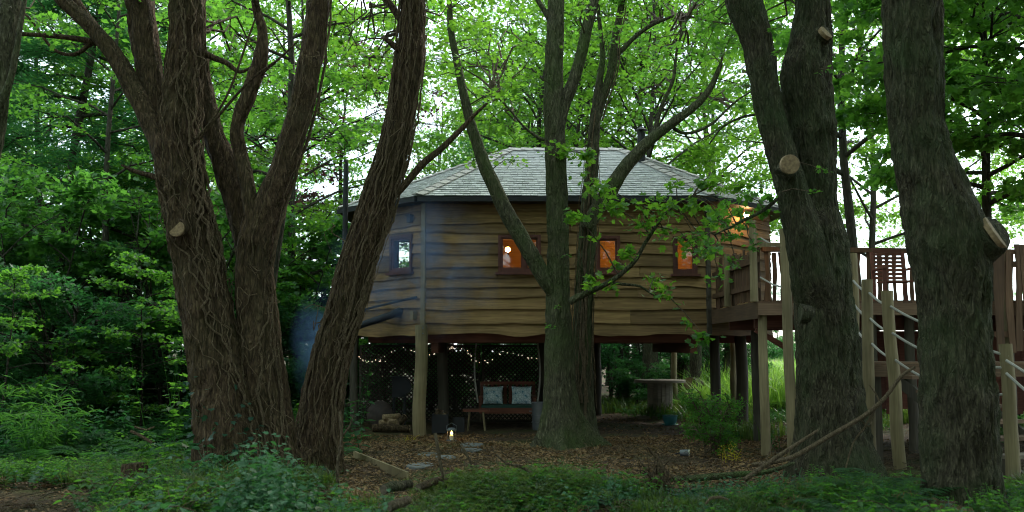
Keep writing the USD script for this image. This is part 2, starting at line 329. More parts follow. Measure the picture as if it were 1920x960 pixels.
def noisy(name, a, b, scale=30.0, rough=0.8, bump=0.3, metallic=0.0, vary=0.0):
    return mat(name, {'tc': ('texture_coordinate', {}), 'oi': ('object_info', {}), 'n': ('noise_texture', {'scale': scale, 'detail': 6.0, 'roughness': 0.65}), 'r': ('rgb_ramp', {'ramp': [(.28, a), (.72, b)]}),
        'vr': ('map_range', {'to_min': 1 - vary, 'to_max': 1 + vary}), 'hs': ('hsv', {}),
        'bp': ('bump', {'strength': bump, 'distance': 0.01}), 'p': ('principled_bsdf', {'roughness': rough, 'metallic': metallic})},
        [('tc.object', 'n.vector'), ('n.fac', 'r.fac'), ('oi.random', 'vr.value'), ('vr.result', 'hs.value'), ('r.color', 'hs.color'), ('hs.color', 'p.base_color'), ('n.fac', 'bp.height'), ('bp.normal', 'p.normal')])
SHINGLE = noisy('shingle_look', (.24, .24, .235), (.52, .53, .52), 14.0, 0.75, 0.4, vary=0.25)
HIPTILE = noisy('hip_tile_look', (.30, .27, .25), (.46, .43, .41), 10.0, 0.8, 0.3, vary=0.15)
BLACKM = noisy('black_metal', (.007, .0075, .009), (.014, .015, .018), 20.0, 0.7, 0.1)
RUSTM = noisy('rusty_metal', (.02, .012, .009), (.05, .03, .022), 18.0, 0.7, 0.3)
GREYM = noisy('grey_metal', (.12, .13, .14), (.20, .21, .22), 8.0, 0.4, 0.05, 0.6)
W_TRELLIS = wood_mat('trellis_look', (.022, .017, .011), (.05, .04, .027), 'z')
ROPE = noisy('rope_look', (.30, .26, .19), (.52, .47, .37), 90.0, 0.9, 0.8)
WHITEROPE = noisy('white_rope', (.26, .24, .21), (.44, .41, .36), 90.0, 0.9, 0.8)
STONE = noisy('stone_look', (.07, .07, .066), (.16, .16, .15), 14.0, 0.85, 0.5, vary=0.15)
PAD = noisy('seat_pad', (.02, .06, .05), (.035, .09, .07), 30.0, 0.9, 0.3)
TEAL = noisy('teal_paint', (.015, .10, .11), (.03, .15, .16), 10.0, 0.4, 0.1)
BLUE = noisy('blue_plastic', (.02, .05, .10), (.03, .07, .14), 10.0, 0.4, 0.1)
WAX = noisy('wax_look', (.70, .66, .55), (.80, .76, .66), 10.0, 0.5, 0.05)
CUSHION = mat('cushion_look', {'tc': ('texture_coordinate', {}), 'v': ('voronoi_texture', {'scale': 13.0, 'feature': 'f1'}), 'v2': ('voronoi_texture', {'scale': 22.0, 'feature': 'distance_to_edge'}),
    'n': ('noise_texture', {'scale': 9.0, 'detail': 3.0}), 'r': ('rgb_ramp', {'ramp': [(.0, (.02, .10, .17)), (.15, (.12, .33, .45)), (.32, (.56, .70, .76)), (1, (.80, .85, .86))]}),
    'r2': ('rgb_ramp', {'ramp': [(.0, (.16, .34, .42)), (.10, (1, 1, 1))]}), 'mu': ('mix_color', {'blend_type': 'multiply', 'fac': 0.8}), 'p': ('principled_bsdf', {'roughness': 0.9})},
    [('tc.object', 'v.vector'), ('tc.object', 'v2.vector'), ('v.distance', 'r.fac'), ('v2.distance', 'r2.fac'), ('r.color', 'mu.a'), ('r2.color', 'mu.b'), ('mu.result', 'p.base_color')])
PANE = mat('pane_look', {'f': ('layer_weight', {'blend': 0.5}), 'pw': ('math', {'math_type': 'power', 'value2': 5.0}), 'ml': ('math', {'math_type': 'multiply_add', 'value2': 0.9, 'value3': 0.045}), 't': ('transparent_bsdf', {'color': (.94, .96, .95)}), 'g': ('glossy_bsdf', {'roughness': 0.02, 'color': (1, 1, 1)}), 'm': ('mix_closure', {})},
    [('f.facing', 'pw.value1'), ('pw.value', 'ml.value1'), ('ml.value', 'm.fac'), ('t.BSDF', 'm.closure1'), ('g.BSDF', 'm.closure2')], surface='m.closure')
def glow(name, col, strength):
    return mat(name, {'e': ('emission', {'color': col, 'strength': strength})}, surface='e.emission')
BULB = glow('bulb_glow', (1, .42, .08), 21.0)
PORCH = glow('porch_glow', (1, .60, .26), 24.0)
FLAME = glow('flame_glow', (1, .48, .10), 14.0)
FAIRY = glow('fairy_glow', (1, .84, .58), .5)

def ground_mat():
    return mat('ground_look', {
        'tc': ('texture_coordinate', {}), 'n': ('noise_texture', {'scale': 9.0, 'detail': 9.0, 'roughness': 0.7}), 'n2': ('noise_texture', {'scale': 0.55, 'detail': 5.0, 'roughness': 0.6}),
        'v': ('voronoi_texture', {'scale': 30.0, 'randomness': 1.0}), 'sv': ('separate_color', {}),
        'r': ('rgb_ramp', {'ramp': [(0.25, (.020, .013, .008)), (0.5, (.06, .038, .022)), (0.8, (.15, .10, .058))]}),
        'rg': ('rgb_ramp', {'ramp': [(0.25, (.02, .04, .008)), (0.8, (.07, .11, .022))]}), 'rm': ('rgb_ramp', {'ramp': [(0.50, (0, 0, 0)), (0.66, (.8, .8, .8))]}),
        'mv': ('mix_color', {'blend_type': 'overlay', 'fac': 0.45}), 'mx': ('mix_color', {}),
        'bp': ('bump', {'strength': 1.0, 'distance': 0.03}), 'p': ('principled_bsdf', {'roughness': 0.95, 'specular_ior_level': 0.15})},
        [('tc.object', 'n.vector'), ('tc.object', 'n2.vector'), ('tc.object', 'v.vector'), ('n.fac', 'r.fac'), ('n.fac', 'rg.fac'), ('n2.fac', 'rm.fac'), ('v.color', 'sv.color'), ('r.color', 'mv.a'), ('sv.r', 'mv.b'),
         ('rm.color', 'mx.fac'), ('mv.result', 'mx.a'), ('rg.color', 'mx.b'), ('mx.result', 'p.base_color'), ('n.fac', 'bp.height'), ('bp.normal', 'p.normal')])
GROUND = ground_mat()

# ------------------------------------------------------------------ ground
def H(x, y):
    x, y = np.asarray(x, float), np.asarray(y, float)
    n = meshkit.fbm(np.stack([x * 0.7, y * 0.7, 0 * x], -1), 3, 3) - 0.5
    n2 = meshkit.fbm(np.stack([x * 3, y * 3, 0 * x + 7], -1), 2, 8) - 0.5
    z = n * 0.14 * np.clip((np.abs(y - 19) - 3) / 4, 0.25, 1) + n2 * 0.05
    z += 0.26 * np.exp(-((x - 0.15) / 1.1) ** 2 - ((y - 9.6) / 1.1) ** 2)          # mossy mound in front
    z += 0.20 * np.exp(-((x + 3.0) / 1.3) ** 2 - ((y - 10.6) / 1.5) ** 2)          # bank below the forked tree
    z += 0.16 * np.exp(-((x - 3.2) / 1.6) ** 2 - ((y - 9.4) / 1.1) ** 2)
    return z
def grid_ground():
    def axis(lo, hi, fine, coarse):
        out = list(np.arange(-14, 14, fine)); s = fine; x = 14.0
        while x < hi: out.append(x); s *= 1.18; x += s
        x = -14.0; s = fine
        while x > lo: s *= 1.18; x -= s; out.append(x)
        return np.array(sorted(set(out)))
    xs = axis(-420, 420, 0.13, 0)
    ys = axis(-420, 420, 0.13, 0) + 16
    X, Yg = np.meshgrid(xs, ys)
    Z = H(X, Yg) * np.clip(1.6 - np.hypot(X, Yg - 16) / 60, 0, 1)
    n, m = X.shape
    i, j = np.meshgrid(np.arange(n - 1), np.arange(m - 1), indexing='ij')
    q = np.stack([i * m + j, i * m + j + 1, (i + 1) * m + j + 1, (i + 1) * m + j], -1).reshape(-1, 4)
    return np.stack([X, Yg, Z], -1).reshape(-1, 3), np.vstack([q[:, [0, 1, 2]], q[:, [0, 2, 3]]])
obj('ground', grid_ground(), GROUND, kind='structure', smooth=True)
def on_ground(px, Y):
    x = (px - 960) * Y / F
    return np.array([x, Y, float(H(x, Y))])

# ------------------------------------------------------------------ the treehouse
HX0, HX1, HY = -1.63, 3.64, 18.8
CH, SIDE = 1.56, 2.3
ZB, ZT = 1.84, 4.40
OCT = [(HX0, HY), (HX1, HY), (HX1 + CH, HY + CH), (HX1 + CH, HY + CH + SIDE), (HX1, HY + 2 * CH + SIDE), (HX0, HY + 2 * CH + SIDE), (HX0 - CH, HY + CH + SIDE), (HX0 - CH, HY + CH)]
OCT = [np.array(p) for p in OCT]
house = thing('treehouse', 'timber treehouse on posts clad in wavy-edged boards under a grey shingle roof', 'treehouse', (1.0, HY + 2.7, 0))
class Face:
    def __init__(s, a, b):
        s.a, s.d = a, unit(b - a); s.w = np.linalg.norm(b - a); s.n = np.array([s.d[1], -s.d[0]])
    def pt(s, u, o, z):
        u, o, z = np.broadcast_arrays(np.asarray(u, float), o, z)
        return np.stack([s.a[0] + s.d[0] * u + s.n[0] * o, s.a[1] + s.d[1] * u + s.n[1] * o, z], -1)
    def box(s, u0, u1, o0, o1, z0, z1):
        return s.pt([u0, u1, u1, u0] * 2, [o1, o1, o0, o0] * 2, [z0] * 4 + [z1] * 4), BOXF
    def u_of(s, px):
        k = (px - 960.0) / F                     # ray x = k*y (near enough: pitch changes it by under a percent)
        kk = P(px, 500, 1.0)[0]
        return (kk * s.a[1] - s.a[0]) / (s.d[0] - kk * s.d[1])
    def z_of(s, px, py):
        u = s.u_of(px); y = s.a[1] + s.d[1] * u
        return P(px, py, y)[2]
front, left, right = Face(OCT[0], OCT[1]), Face(OCT[7], OCT[0]), Face(OCT[1], OCT[2])
sides = [Face(OCT[i], OCT[(i + 1) % 8]) for i in range(2, 7)]
def board_piece(fc, u0, u1, z0, z1, ztrue0, ztrue1, wav, rough_low):
    n = max(2, int((u1 - u0) / 0.16) + 1)
    u = np.linspace(u0, u1, n)
    lo = z0 + (wav(u) if rough_low else 0 * u)
    hi = np.full(n, z1)
    off = lambda z: 0.078 - 0.048 * np.clip((z - ztrue0) / (ztrue1 - ztrue0), 0, 1)
    mid = (lo + hi) / 2
    rows = [fc.pt(u, off(lo), lo), fc.pt(u, off(mid) + 0.004, mid), fc.pt(u, off(hi), hi), fc.pt(u, off(hi) - 0.024, hi), fc.pt(u, off(lo) - 0.03, lo + 0.004)]
    return loft([np.array([r[k] for r in rows]) for k in range(n)])
def clad(fc, edges, openings, parent, seed, lap=(0, 0)):
    rng = np.random.default_rng(seed)
    for i in range(len(edges) - 1):
        z0, z1 = edges[i + 1], edges[i] + 0.035
        ph, am = rng.uniform(0, 60), rng.uniform(0.018, 0.042)
        wav = lambda u, ph=ph, am=am, i=i: am * 1.6 * (meshkit.fbm(np.stack([u * 1.5 + ph, 0 * u + i, 0 * u], -1), 3, 4) - 0.5) * 2
        cuts = [-lap[0], fc.w + lap[1]]
        if fc.w > 4: cuts.insert(1, rng.uniform(1.2, fc.w - 1.2))
        for k in range(len(cuts) - 1):
            a, b = cuts[k] + (0.003 if k else 0), cuts[k + 1] - (0.003 if k + 2 < len(cuts) else 0)
            spans = [(a, b, z0, z1, True)]
            for (o0, o1, q0, q1) in openings:
                new = []
                for (s0, s1, y0, y1, rl) in spans:
                    if s1 <= o0 or s0 >= o1 or y1 <= q0 or y0 >= q1: new.append((s0, s1, y0, y1, rl)); continue
                    if s0 < o0: new.append((s0, o0, y0, y1, rl))
                    if s1 > o1: new.append((o1, s1, y0, y1, rl))
                    if y0 < q0 - 0.03: new.append((max(s0, o0), min(s1, o1), y0, q0, rl))
                    if y1 > q1 + 0.06: new.append((max(s0, o0), min(s1, o1), q1, y1, False))
                spans = new
            for (s0, s1, y0, y1, rl) in spans:
                if s1 - s0 > 0.03: obj('board', board_piece(fc, s0, s1, y0, y1, z0, z1, wav, rl), W_BOARD, parent, smooth=40)
def wall_sheet(fc, openings, o0=-0.10, o1=-0.005, z0=ZB + 0.06, z1=ZT):
    us = sorted({0.0, fc.w, *[o[0] for o in openings], *[o[1] for o in openings]})
    ms = []
    for a, b in zip(us[:-1], us[1:]):
        op = [o for o in openings if o[0] <= a + 1e-6 and o[1] >= b - 1e-6]
        if not op: ms.append(fc.box(a, b, o0, o1, z0, z1))
        else:
            ms.append(fc.box(a, b, o0, o1, z0, op[0][2])); ms.append(fc.box(a, b, o0, o1, op[0][3], z1))
    return cat_(ms)
def window(fc, u0, u1, z0, z1, label, mullion=None):
    w = 0.055
    fr = [fc.box(u0, u0 + w, -0.1, 0.10, z0, z1), fc.box(u1 - w, u1, -0.1, 0.10, z0, z1), fc.box(u0 + w, u1 - w, -0.1, 0.097, z1 - w, z1), fc.box(u0 + w, u1 - w, -0.1, 0.097, z0, z0 + w)]
    if mullion: fr.append(fc.box(mullion - w / 2, mullion + w / 2, -0.1, 0.094, z0 + w, z1 - w))
    p = obj('window', cat_(fr), W_FRAME, house, label=label)
    s = 0.035
    spans = [(u0 + w, u1 - w)] if not mullion else [(u0 + w, mullion - w / 2), (mullion + w / 2, u1 - w)]
    for a, b in spans:
        obj('sash', cat_([fc.box(a, a + s, 0.02, 0.07, z0 + w, z1 - w), fc.box(b - s, b, 0.02, 0.07, z0 + w, z1 - w), fc.box(a + s, b - s, 0.02, 0.067, z1 - w - s, z1 - w), fc.box(a + s, b - s, 0.02, 0.067, z0 + w, z0 + w + s)]), W_FRAME, p)
        obj('pane', fc.box(a + s, b - s, 0.045, 0.051, z0 + w + s, z1 - w - s), PANE, p)
    obj('sill', fc.box(u0 - 0.05, u1 + 0.05, -0.02, 0.15, z0 - 0.045, z0 - 0.002), W_FRAME, p)
def opening(fc, px0, px1, py0, py1):
    pc = (px0 + px1) / 2
    return (fc.u_of(px0), fc.u_of(px1), fc.z_of(pc, py1), fc.z_of(pc, py0))
FW = [opening(front, 934, 1014, 441, 511), opening(front, 1116, 1162, 443, 511), opening(front, 1261, 1306, 444, 514)]
LW = [opening(left, 737, 778, 442, 511)]
fe = [front.z_of(900, y) for y in (372, 384, 398, 420, 436, 455, 476, 502, 521, 540, 558, 580, 606, 632)]
fe[-1] = ZB
le = [z + d for z, d in zip(fe, (0, 0, .02, -.03, .03, -.02, .03, -.01, .02, .0, -.02, .03, .02, 0))]
wf = obj('front_wall', wall_sheet(front, FW), W_PINE, house); clad(front, fe, FW, wf, 1)
wl = obj('left_wall', wall_sheet(left, LW), W_PINE, house); clad(left, le, LW, wl, 2)
wr = obj('right_wall', wall_sheet(right, []), W_PINE, house); clad(right, [z + 0.02 for z in fe[:-1]] + [ZB], [], wr, 3)
bkf = sides[3]                                     # the long back face, seen only through the left window
BW = [(.65, 1.75, 3.0, 4.15)]
for k, fc in enumerate(sides):
    w_ = obj('rear_wall', wall_sheet(fc, BW if fc is bkf else []), W_PINE, house)
    clad(fc, np.linspace(ZT, ZB, 12), BW if fc is bkf else [], w_, 20 + k)
window(front, *FW[0], 'double window with a lit lamp inside, half behind a leaning limb', mullion=front.u_of(983))
window(front, *FW[1], 'window glowing orange beside the vine-wrapped stem')
window(front, *FW[2], 'window glowing orange among the oak leaves, nearest the deck')
window(left, *LW[0], 'narrow window on the angled left wall reflecting pale sky')
window(bkf, *BW[0], 'rear window')
# corner trims, vent, floor, beams, ceiling, inside partition
for a, b, fc in ((OCT[0], ZT, front), (OCT[1], ZT, front)):
    o = (front.n + (left.n if a is OCT[0] else right.n)); o = unit(o)
    q = a + o * 0.075
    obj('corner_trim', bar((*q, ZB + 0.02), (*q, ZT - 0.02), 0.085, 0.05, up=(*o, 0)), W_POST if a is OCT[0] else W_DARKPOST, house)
uv = left.u_of(775); zv = left.z_of(775, 411)
obj('vent_box', cat_([left.box(uv - .055, uv + .055, 0.05, 0.13, zv - .07, zv + .07), left.box(uv - .07, uv + .07, 0.13, 0.15, zv + .05, zv + .08)]), BLACKM, house)
for k, (pp, zp) in enumerate(((784, 591), )):
    u = left.u_of(pp); z = left.z_of(pp, zp)
    obj('wooden_block', left.box(u - .05, u + .05, 0.06, 0.15, z - .08, z + .08), W_POST, house)
def oct_prism(grow_, z0, z1):
    c = np.mean(OCT, 0); ring = [c + (p - c) * (1 + grow_ / np.linalg.norm(p - c)) for p in OCT]
    return loft([np.array([[*p, z0] for p in ring]), np.array([[*p, z1] for p in ring])])
obj('floor', oct_prism(-0.16, 1.90, 2.02), W_RED, house)
obj('ceiling', oct_prism(-0.14, 4.30, 4.34), W_PINE, house)
obj('partition', box(-0.9, -0.84, HY + 0.12, HY + 5.2, 2.03, 4.29), W_PINE, house)
obj('partition', box(-0.82, 4.9, HY + 2.3, HY + 2.36, 2.03, 4.29), W_PINE, house)
for k in range(7):
    y = HY + 0.22 + k * 0.82; w = 1.35 if (k == 0 or k == 6) else (0.6 if k in (1, 5) else 0.0)
    x0, x1 = (HX0 + 0.05, HX1 - 0.05) if k in (0, 6) else (HX0 - CH + 0.25 + w, HX1 + CH - 0.25 - w)
    obj('joist', box(x0, x1, y - .03, y + .03, 1.70, 1.895), W_RED, house)
for x in (-1.45, 1.0, 3.4):
    obj('bearer', box(x - .06, x + .06, HY + 0.1, HY + 5.2, 1.50, 1.695), W_RED, house)
# posts under the house
def post_px(px, py_bot, Y, dia, top, parent, material, name='stilt_post', label=None, px_top=None, py_top=600):
    x, _, _ = P(px, py_bot, Y); z = float(H(x, Y)) - 0.15
    xt = x if px_top is None else P(px_top, py_top, Y)[0]
    rng = np.random.default_rng(int(px))
    pts = [np.array([x + (xt - x) * t + (rng.normal(0, .012) if 0 < t < 1 else 0), Y + (rng.normal(0, .012) if 0 < t < 1 else 0), z + (top - z) * t, dia / 2 * (1.06 - .1 * t)]) for t in np.linspace(0, 1, 5)]
    s = spline(pts, 0.12)
    return obj(name, tube(s[:, :3], s[:, 3], 16), material, parent, label=label, smooth=40)
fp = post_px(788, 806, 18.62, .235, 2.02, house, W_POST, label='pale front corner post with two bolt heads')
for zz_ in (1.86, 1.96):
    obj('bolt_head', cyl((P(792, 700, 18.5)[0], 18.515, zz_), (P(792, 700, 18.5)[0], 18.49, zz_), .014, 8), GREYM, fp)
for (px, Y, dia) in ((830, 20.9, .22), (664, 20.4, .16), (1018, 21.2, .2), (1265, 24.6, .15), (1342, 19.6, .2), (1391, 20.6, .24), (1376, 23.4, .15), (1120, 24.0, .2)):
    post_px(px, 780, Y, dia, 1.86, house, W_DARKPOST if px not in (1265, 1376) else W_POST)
# roof
ZE, ZR, OV = 4.40, 5.86, 0.30
cen = np.mean(OCT, 0)
def eave_ring(ov):
    lines = []
    for i in range(8):
        a, b = OCT[i], OCT[(i + 1) % 8]; d = unit(b - a); n = np.array([d[1], -d[0]]); lines.append((a + n * ov, d))
    out = []
    for i in range(8):
        (p, d), (q, e) = lines[i - 1], lines[i]
        t = np.cross(q - p, e) / np.cross(d, e); out.append(p + d * t)
    return out
EV = [np.array([*p, ZE]) for p in eave_ring(OV)]
RL, RR = np.array([-0.05, cen[1], ZR]), np.array([2.35, cen[1], ZR])
planes = [(EV[0], EV[1], RR, RL), (EV[1], EV[2], RR, RR), (EV[2], EV[3], RR, RR), (EV[3], EV[4], RR, RR), (EV[4], EV[5], RL, RR), (EV[5], EV[6], RL, RL), (EV[6], EV[7], RL, RL), (EV[7], EV[0], RL, RL)]
# sheathing: the top cone of the roof as one solid, its underside the soffit
top_v = np.vstack([EV, [RL, RR], [p - [0, 0, .10] for p in EV]]); tf = []
for i, (a, b, c, d) in enumerate(planes):
    j = (i + 1) % 8
    ci = 9 if np.allclose(c, RR) else 8; di = 9 if np.allclose(d, RR) else 8
    tf.append([i, j, ci]);
    if ci != di: tf.append([i, ci, di])
    tf += [[i, 10 + i, 10 + j], [i, 10 + j, j]]
for i in range(1, 7): tf.append([10, 10 + i + 1, 10 + i])
roof = obj('roof', (top_v, np.array(tf)), W_DARKPOST, house)
srng = np.random.default_rng(5)
far_shingles, near = [], []
for pi in (0, 7, 1, 6, 2):
    a, b, c, d = planes[pi]
    e = unit(b - a); foot = a + e * np.dot(d - a, e); upv = d - foot; sl = np.linalg.norm(upv); upv = upv / sl; nrm = np.cross(e, upv)
    g = 0.128; row = 0
    while row * g < sl - 0.05:
        t0 = row * g / sl
        A, B = a + (d - a) * t0, b + (c - b) * t0
        wid = np.linalg.norm(B - A); x = -srng.uniform(0, .12)
        while x < wid - 0.02:
            w = srng.uniform(0.10, 0.22); x0, x1 = max(x, 0), min(x + w, wid); x += w
            if x1 - x0 < 0.03: continue
            j = srng.normal(0, .006); ln = min(0.21, max(0.05, sl - row * g - 0.01))
            lift = 0.030 + srng.uniform(0, .008)
            q = []
            for (xx_, yy_, zz_) in ((x0 + .003, j, lift - .014), (x1 - .003, j, lift - .014), (x1 - .003, ln, .004), (x0 + .003, ln, .004), (x0 + .003, j, lift), (x1 - .003, j, lift), (x1 - .003, ln, .014), (x0 + .003, ln, .014)):
                q.append(A + e * xx_ + upv * (yy_ - .02) + nrm * zz_)
            (near if pi == 0 and row < 12 and len(near) < 295 else far_shingles).append((np.array(q), BOXF))
        row += 1
for q in near: obj('shingle', q, SHINGLE, roof)
obj('upper_shingles', cat_(far_shingles), noisy('upper_shingle_look', (.23, .23, .225), (.52, .53, .52), 9.0, 0.75, 0.4), roof, kind='stuff')
def hip_tiles(p, q, n1, n2, step=.27):
    L_ = np.linalg.norm(q - p); d = (q - p) / L_; k = 0
    while k * step < L_ - 0.05:
        a0, a1 = p + d * (k * step - .02), p + d * min(L_, k * step + step + .03)
        up = unit(n1 + n2); w1 = unit(np.cross(n1, d)); w1 = w1 if np.dot(w1, n2) < 0 else -w1; w2 = unit(np.cross(n2, d)); w2 = w2 if np.dot(w2, n1) < 0 else -w2
        def ring(o, h): return np.array([o + up * (h + .012), o + w1 * .13 + n1 * (h), o + w1 * .13 + n1 * (h - .014), o + up * (h - .008), o + w2 * .13 + n2 * (h - .014), o + w2 * .13 + n2 * h])
        obj('hip_tile', loft([ring(a0, .062), ring(a1, .042)]), HIPTILE, roof)
        k += 1
def pn(i):
    a, b, c, d = planes[i]; n = unit(np.cross(b - a, d - a)); return n if n[2] > 0 else -n
hip_tiles(EV[0], RL, pn(7), pn(0)); hip_tiles(EV[1], RR, pn(0), pn(1)); hip_tiles(EV[7], RL, pn(6), pn(7)); hip_tiles(RL, RR, pn(0), pn(4)); hip_tiles(EV[2], RR, pn(1), pn(2))
for i in (7, 0, 1, 2):                             # gutters
    a, b = EV[i], EV[(i + 1) % 8]; o = np.array([*unit(np.array([b[1] - a[1], a[0] - b[0]])), 0])
    obj('gutter', bar(a + o * .045 + [0, 0, -.055], b + o * .045 + [0, 0, -.055], .075, .09), BLACKM, house)
# flue on the right of the roof
fx = P(1203, 300, 20.6)[0]; zb = P(1203, 345, 20.6)[2]; ztp = P(1203, 248, 20.6)[2]
fl = obj('flue', cyl((fx, 20.6, zb), (fx, 20.6, ztp), .085, 16), BLACKM, house, smooth=40)
obj('collar', cyl((fx, 20.6, zb), (fx, 20.6, zb + .16), .13, 16, .09), RUSTM, fl)
obj('cowl', cat_([cyl((fx, 20.6, ztp + .04), (fx, 20.6, ztp + .12), .14, 16, .02), cyl((fx, 20.6, ztp), (fx, 20.6, ztp + .05), .03, 8)]), BLACKM, fl)

# lamps inside and by the door
def lamp(name, label, p, r, m, arm, cat='lamp'):
    t = thing(name, label, cat, p)
    p = np.asarray(p, float)
    obj('bulb', (lambda s: (s.vertices + p, s.faces))(trimesh.creation.icosphere(2, r)), m, t, smooth=True)
    obj('bracket', cat_([tube([p + [0, 0, r * .9], p + [0, .0, r * 1.5], p + arm * .5 + [0, 0, r * 2.2], p + arm], [.012] * 4, 6)]), BLACKM, t)
    return t
lp = P(952, 468, 19.7)
lamp('wall_lamp', 'round lit lamp seen through the double window of the treehouse', lp, .052, BULB, np.array([.0, HY + 2.28 - 19.7, .0]))
lamp('wall_lamp', 'lit lamp in the room behind the orange window nearest the deck', P(1252, 462, 20.2), .052, BULB, np.array([0, HY + 2.28 - 20.2, 0]))
lamp('wall_lamp', 'lit lamp in the room behind the orange window beside the vine-wrapped stem', P(1176, 452, 20.2), .05, BULB, np.array([0, HY + 2.28 - 20.2, 0]))
q = right.pt(right.u_of(1381), 0.24, right.z_of(1381, 405))
lamp('porch_lamp', 'lit white porch lamp on the outside wall above the deck', q, .055, PORCH, np.array([*(-right.n * .2), .0]))

# black stove pipe standing left of the house, with its slanting arms
x, _, _ = P(646, 500, 19.4); zt = P(646, 300, 19.4)[2]
sp = thing('stove_pipe', 'tall thin black stove pipe rising left of the treehouse behind the leaning trunk', 'pipe', (x, 19.4, 0))
obj('pipe', cyl((x, 19.4, -.05), (x, 19.4, zt), .052, 12), BLACKM, sp, smooth=40)
obj('collar', cyl((x, 19.4, 2.2), (x, 19.4, 2.3), .07, 12), BLACKM, sp)
obj('elbow', tube([P(648, 620, 19.4), P(690, 605, 19.3), P(735, 590, 19.1), P(752, 584, 19.25)], [.06, .065, .07, .09], 10), BLACKM, sp, smooth=40)
obj('stay', tube([P(648, 590, 19.4), P(700, 576, 19.2), P(781, 557, 18.82)], .022, 6), BLACKM, sp)

# ------------------------------------------------------------------ under the house
YL = 21.5
panels = [(672, 786), (786, 902), (902, 1022)]
for k, (p0, p1) in enumerate(panels):
    x0, x1 = P(p0, 700, YL)[0] + .02, P(p1, 700, YL)[0] - .02
    t = thing('trellis_panel', ['trellis panel behind the black stove and round disc', 'trellis panel between the front corner post and the swing bench', 'trellis panel behind the two cushions of the swing bench'][k], 'trellis', ((x0 + x1) / 2, YL, 0), group='trellis panels closing the space under the house')
    z0, z1 = 0.03, 1.66
    fr = [box(x0, x0 + .05, YL - .02, YL + .02, z0, z1), box(x1 - .05, x1, YL - .02, YL + .02, z0, z1), box(x0 + .05, x1 - .05, YL - .018, YL + .018, z1 - .05, z1), box(x0 + .05, x1 - .05, YL - .018, YL + .018, z0, z0 + .05)]
    obj('frame', cat_(fr), W_TRELLIS, t)
    st = []
    for sgn, yo in ((1, -.006), (-1, .006)):
        for c in np.arange(-3, 6, .088):
            pts = []
            for xx_ in (x0, x1):
                pts.append((xx_, z0 + c + sgn * (xx_ - (x0 if sgn > 0 else x1))))
            (xa, za), (xb, zb_) = pts
            seg = []
            for tt in (0, 1):
                pass
            t0, t1 = 0.0, 1.0; dz = zb_ - za
            lo, hi = (z0 - za) / dz, (z1 - za) / dz
            lo, hi = min(lo, hi), max(lo, hi); t0, t1 = max(t0, lo), min(t1, hi)
            if t1 - t0 < .03: continue
            st.append(bar((xa + (xb - xa) * t0, YL + yo, za + dz * t0), (xa + (xb - xa) * t1, YL + yo, za + dz * t1), .010, .026, up=(0, 0, 1)))
    obj('lattice_strips', cat_(st), W_TRELLIS, t, kind='stuff')
# fairy lights
t = thing('string_lights', 'string of tiny warm lights draped along the trellis under the house', 'string lights', P(850, 670, 21.35))
rng = np.random.default_rng(11)
wp = [P(672 + i * 9, 664 + 9 * math.sin(i * .55) + 7 * math.sin(i * 0.23 + 1) + rng.normal(0, 2), 21.35 + rng.normal(0, .03)) for i in range(40)]
obj('wire', tube(wp, .004, 4), BLACKM, t)
ico = trimesh.creation.icosphere(0, 0.008)
wp2 = spline([[*p, .01] for p in wp], .05)[:, :3]
for i in range(62):
    p = wp2[rng.integers(len(wp2))] + rng.normal(0, .03, 3) * [1, .3, 1]
    obj('bulb', (ico.vertices + p, ico.faces), FAIRY, t)
# swing bench
YB = 20.3
bx0, bx1 = P(900, 700, YB)[0], P(1004, 700, YB)[0]
zs, zt = P(950, 763, YB)[2], P(950, 716, YB)[2]
t = thing('swing_bench', 'red-brown wooden two-seat swing bench hanging by ropes under the house', 'bench', ((bx0 + bx1) / 2, YB, 0))
for k in range(4): obj('seat_slat', box(bx0 + .02, bx1 - .02, YB - .30 + k * .125, YB - .19 + k * .125, zs - .03, zs - .002), W_RED, t)
obj('front_rail', box(bx0, bx1, YB - .335, YB - .305, zs - .11, zs - .005), W_RED, t)
obj('top_rail', box(bx0, bx1, YB + .20, YB + .24, zt - .06, zt), W_RED, t)
for x in (bx0 + .03, bx1 - .03, (bx0 + bx1) / 2 - .05, (bx0 + bx1) / 2 + .05):
    obj('back_post', box(x - .03, x + .03, YB + .203, YB + .237, zs - .03, zt - .062), W_RED, t)
for i in range(8):
    x = bx0 + .12 + i * (bx1 - bx0 - .24) / 7
    obj('back_slat', box(x - .022, x + .022, YB + .21, YB + .23, zs + .03, zt - .062), W_RED, t)
for x in (bx0 + .02, bx1 - .02):
    obj('armrest', box(x - .035, x + .035, YB - .32, YB + .2, zs + .19, zs + .22), W_RED, t)
    obj('arm_support', box(x - .025, x + .025, YB - .30, YB - .25, zs - .003, zs + .188), W_RED, t)
for (pa, pb, s) in ((887, 893, 1), (1009, 1008, -1)):
    a = np.array([bx0 - .03 if s > 0 else bx1 + .03, YB - .28, zs + .1]); b = np.array([P(pb, 650, YB)[0], YB - .05, 1.69])
    mid = [a + (b - a) * u + [-.05 * s * math.sin(math.pi * u), 0, 0] for u in np.linspace(0, 1, 9)]
    obj('rope', tube(mid, .017, 7), WHITEROPE, t)
obj('seat_pad', box(bx0 + .03, bx1 - .03, YB - .30, YB + .19, zs, zs + .05), PAD, t)
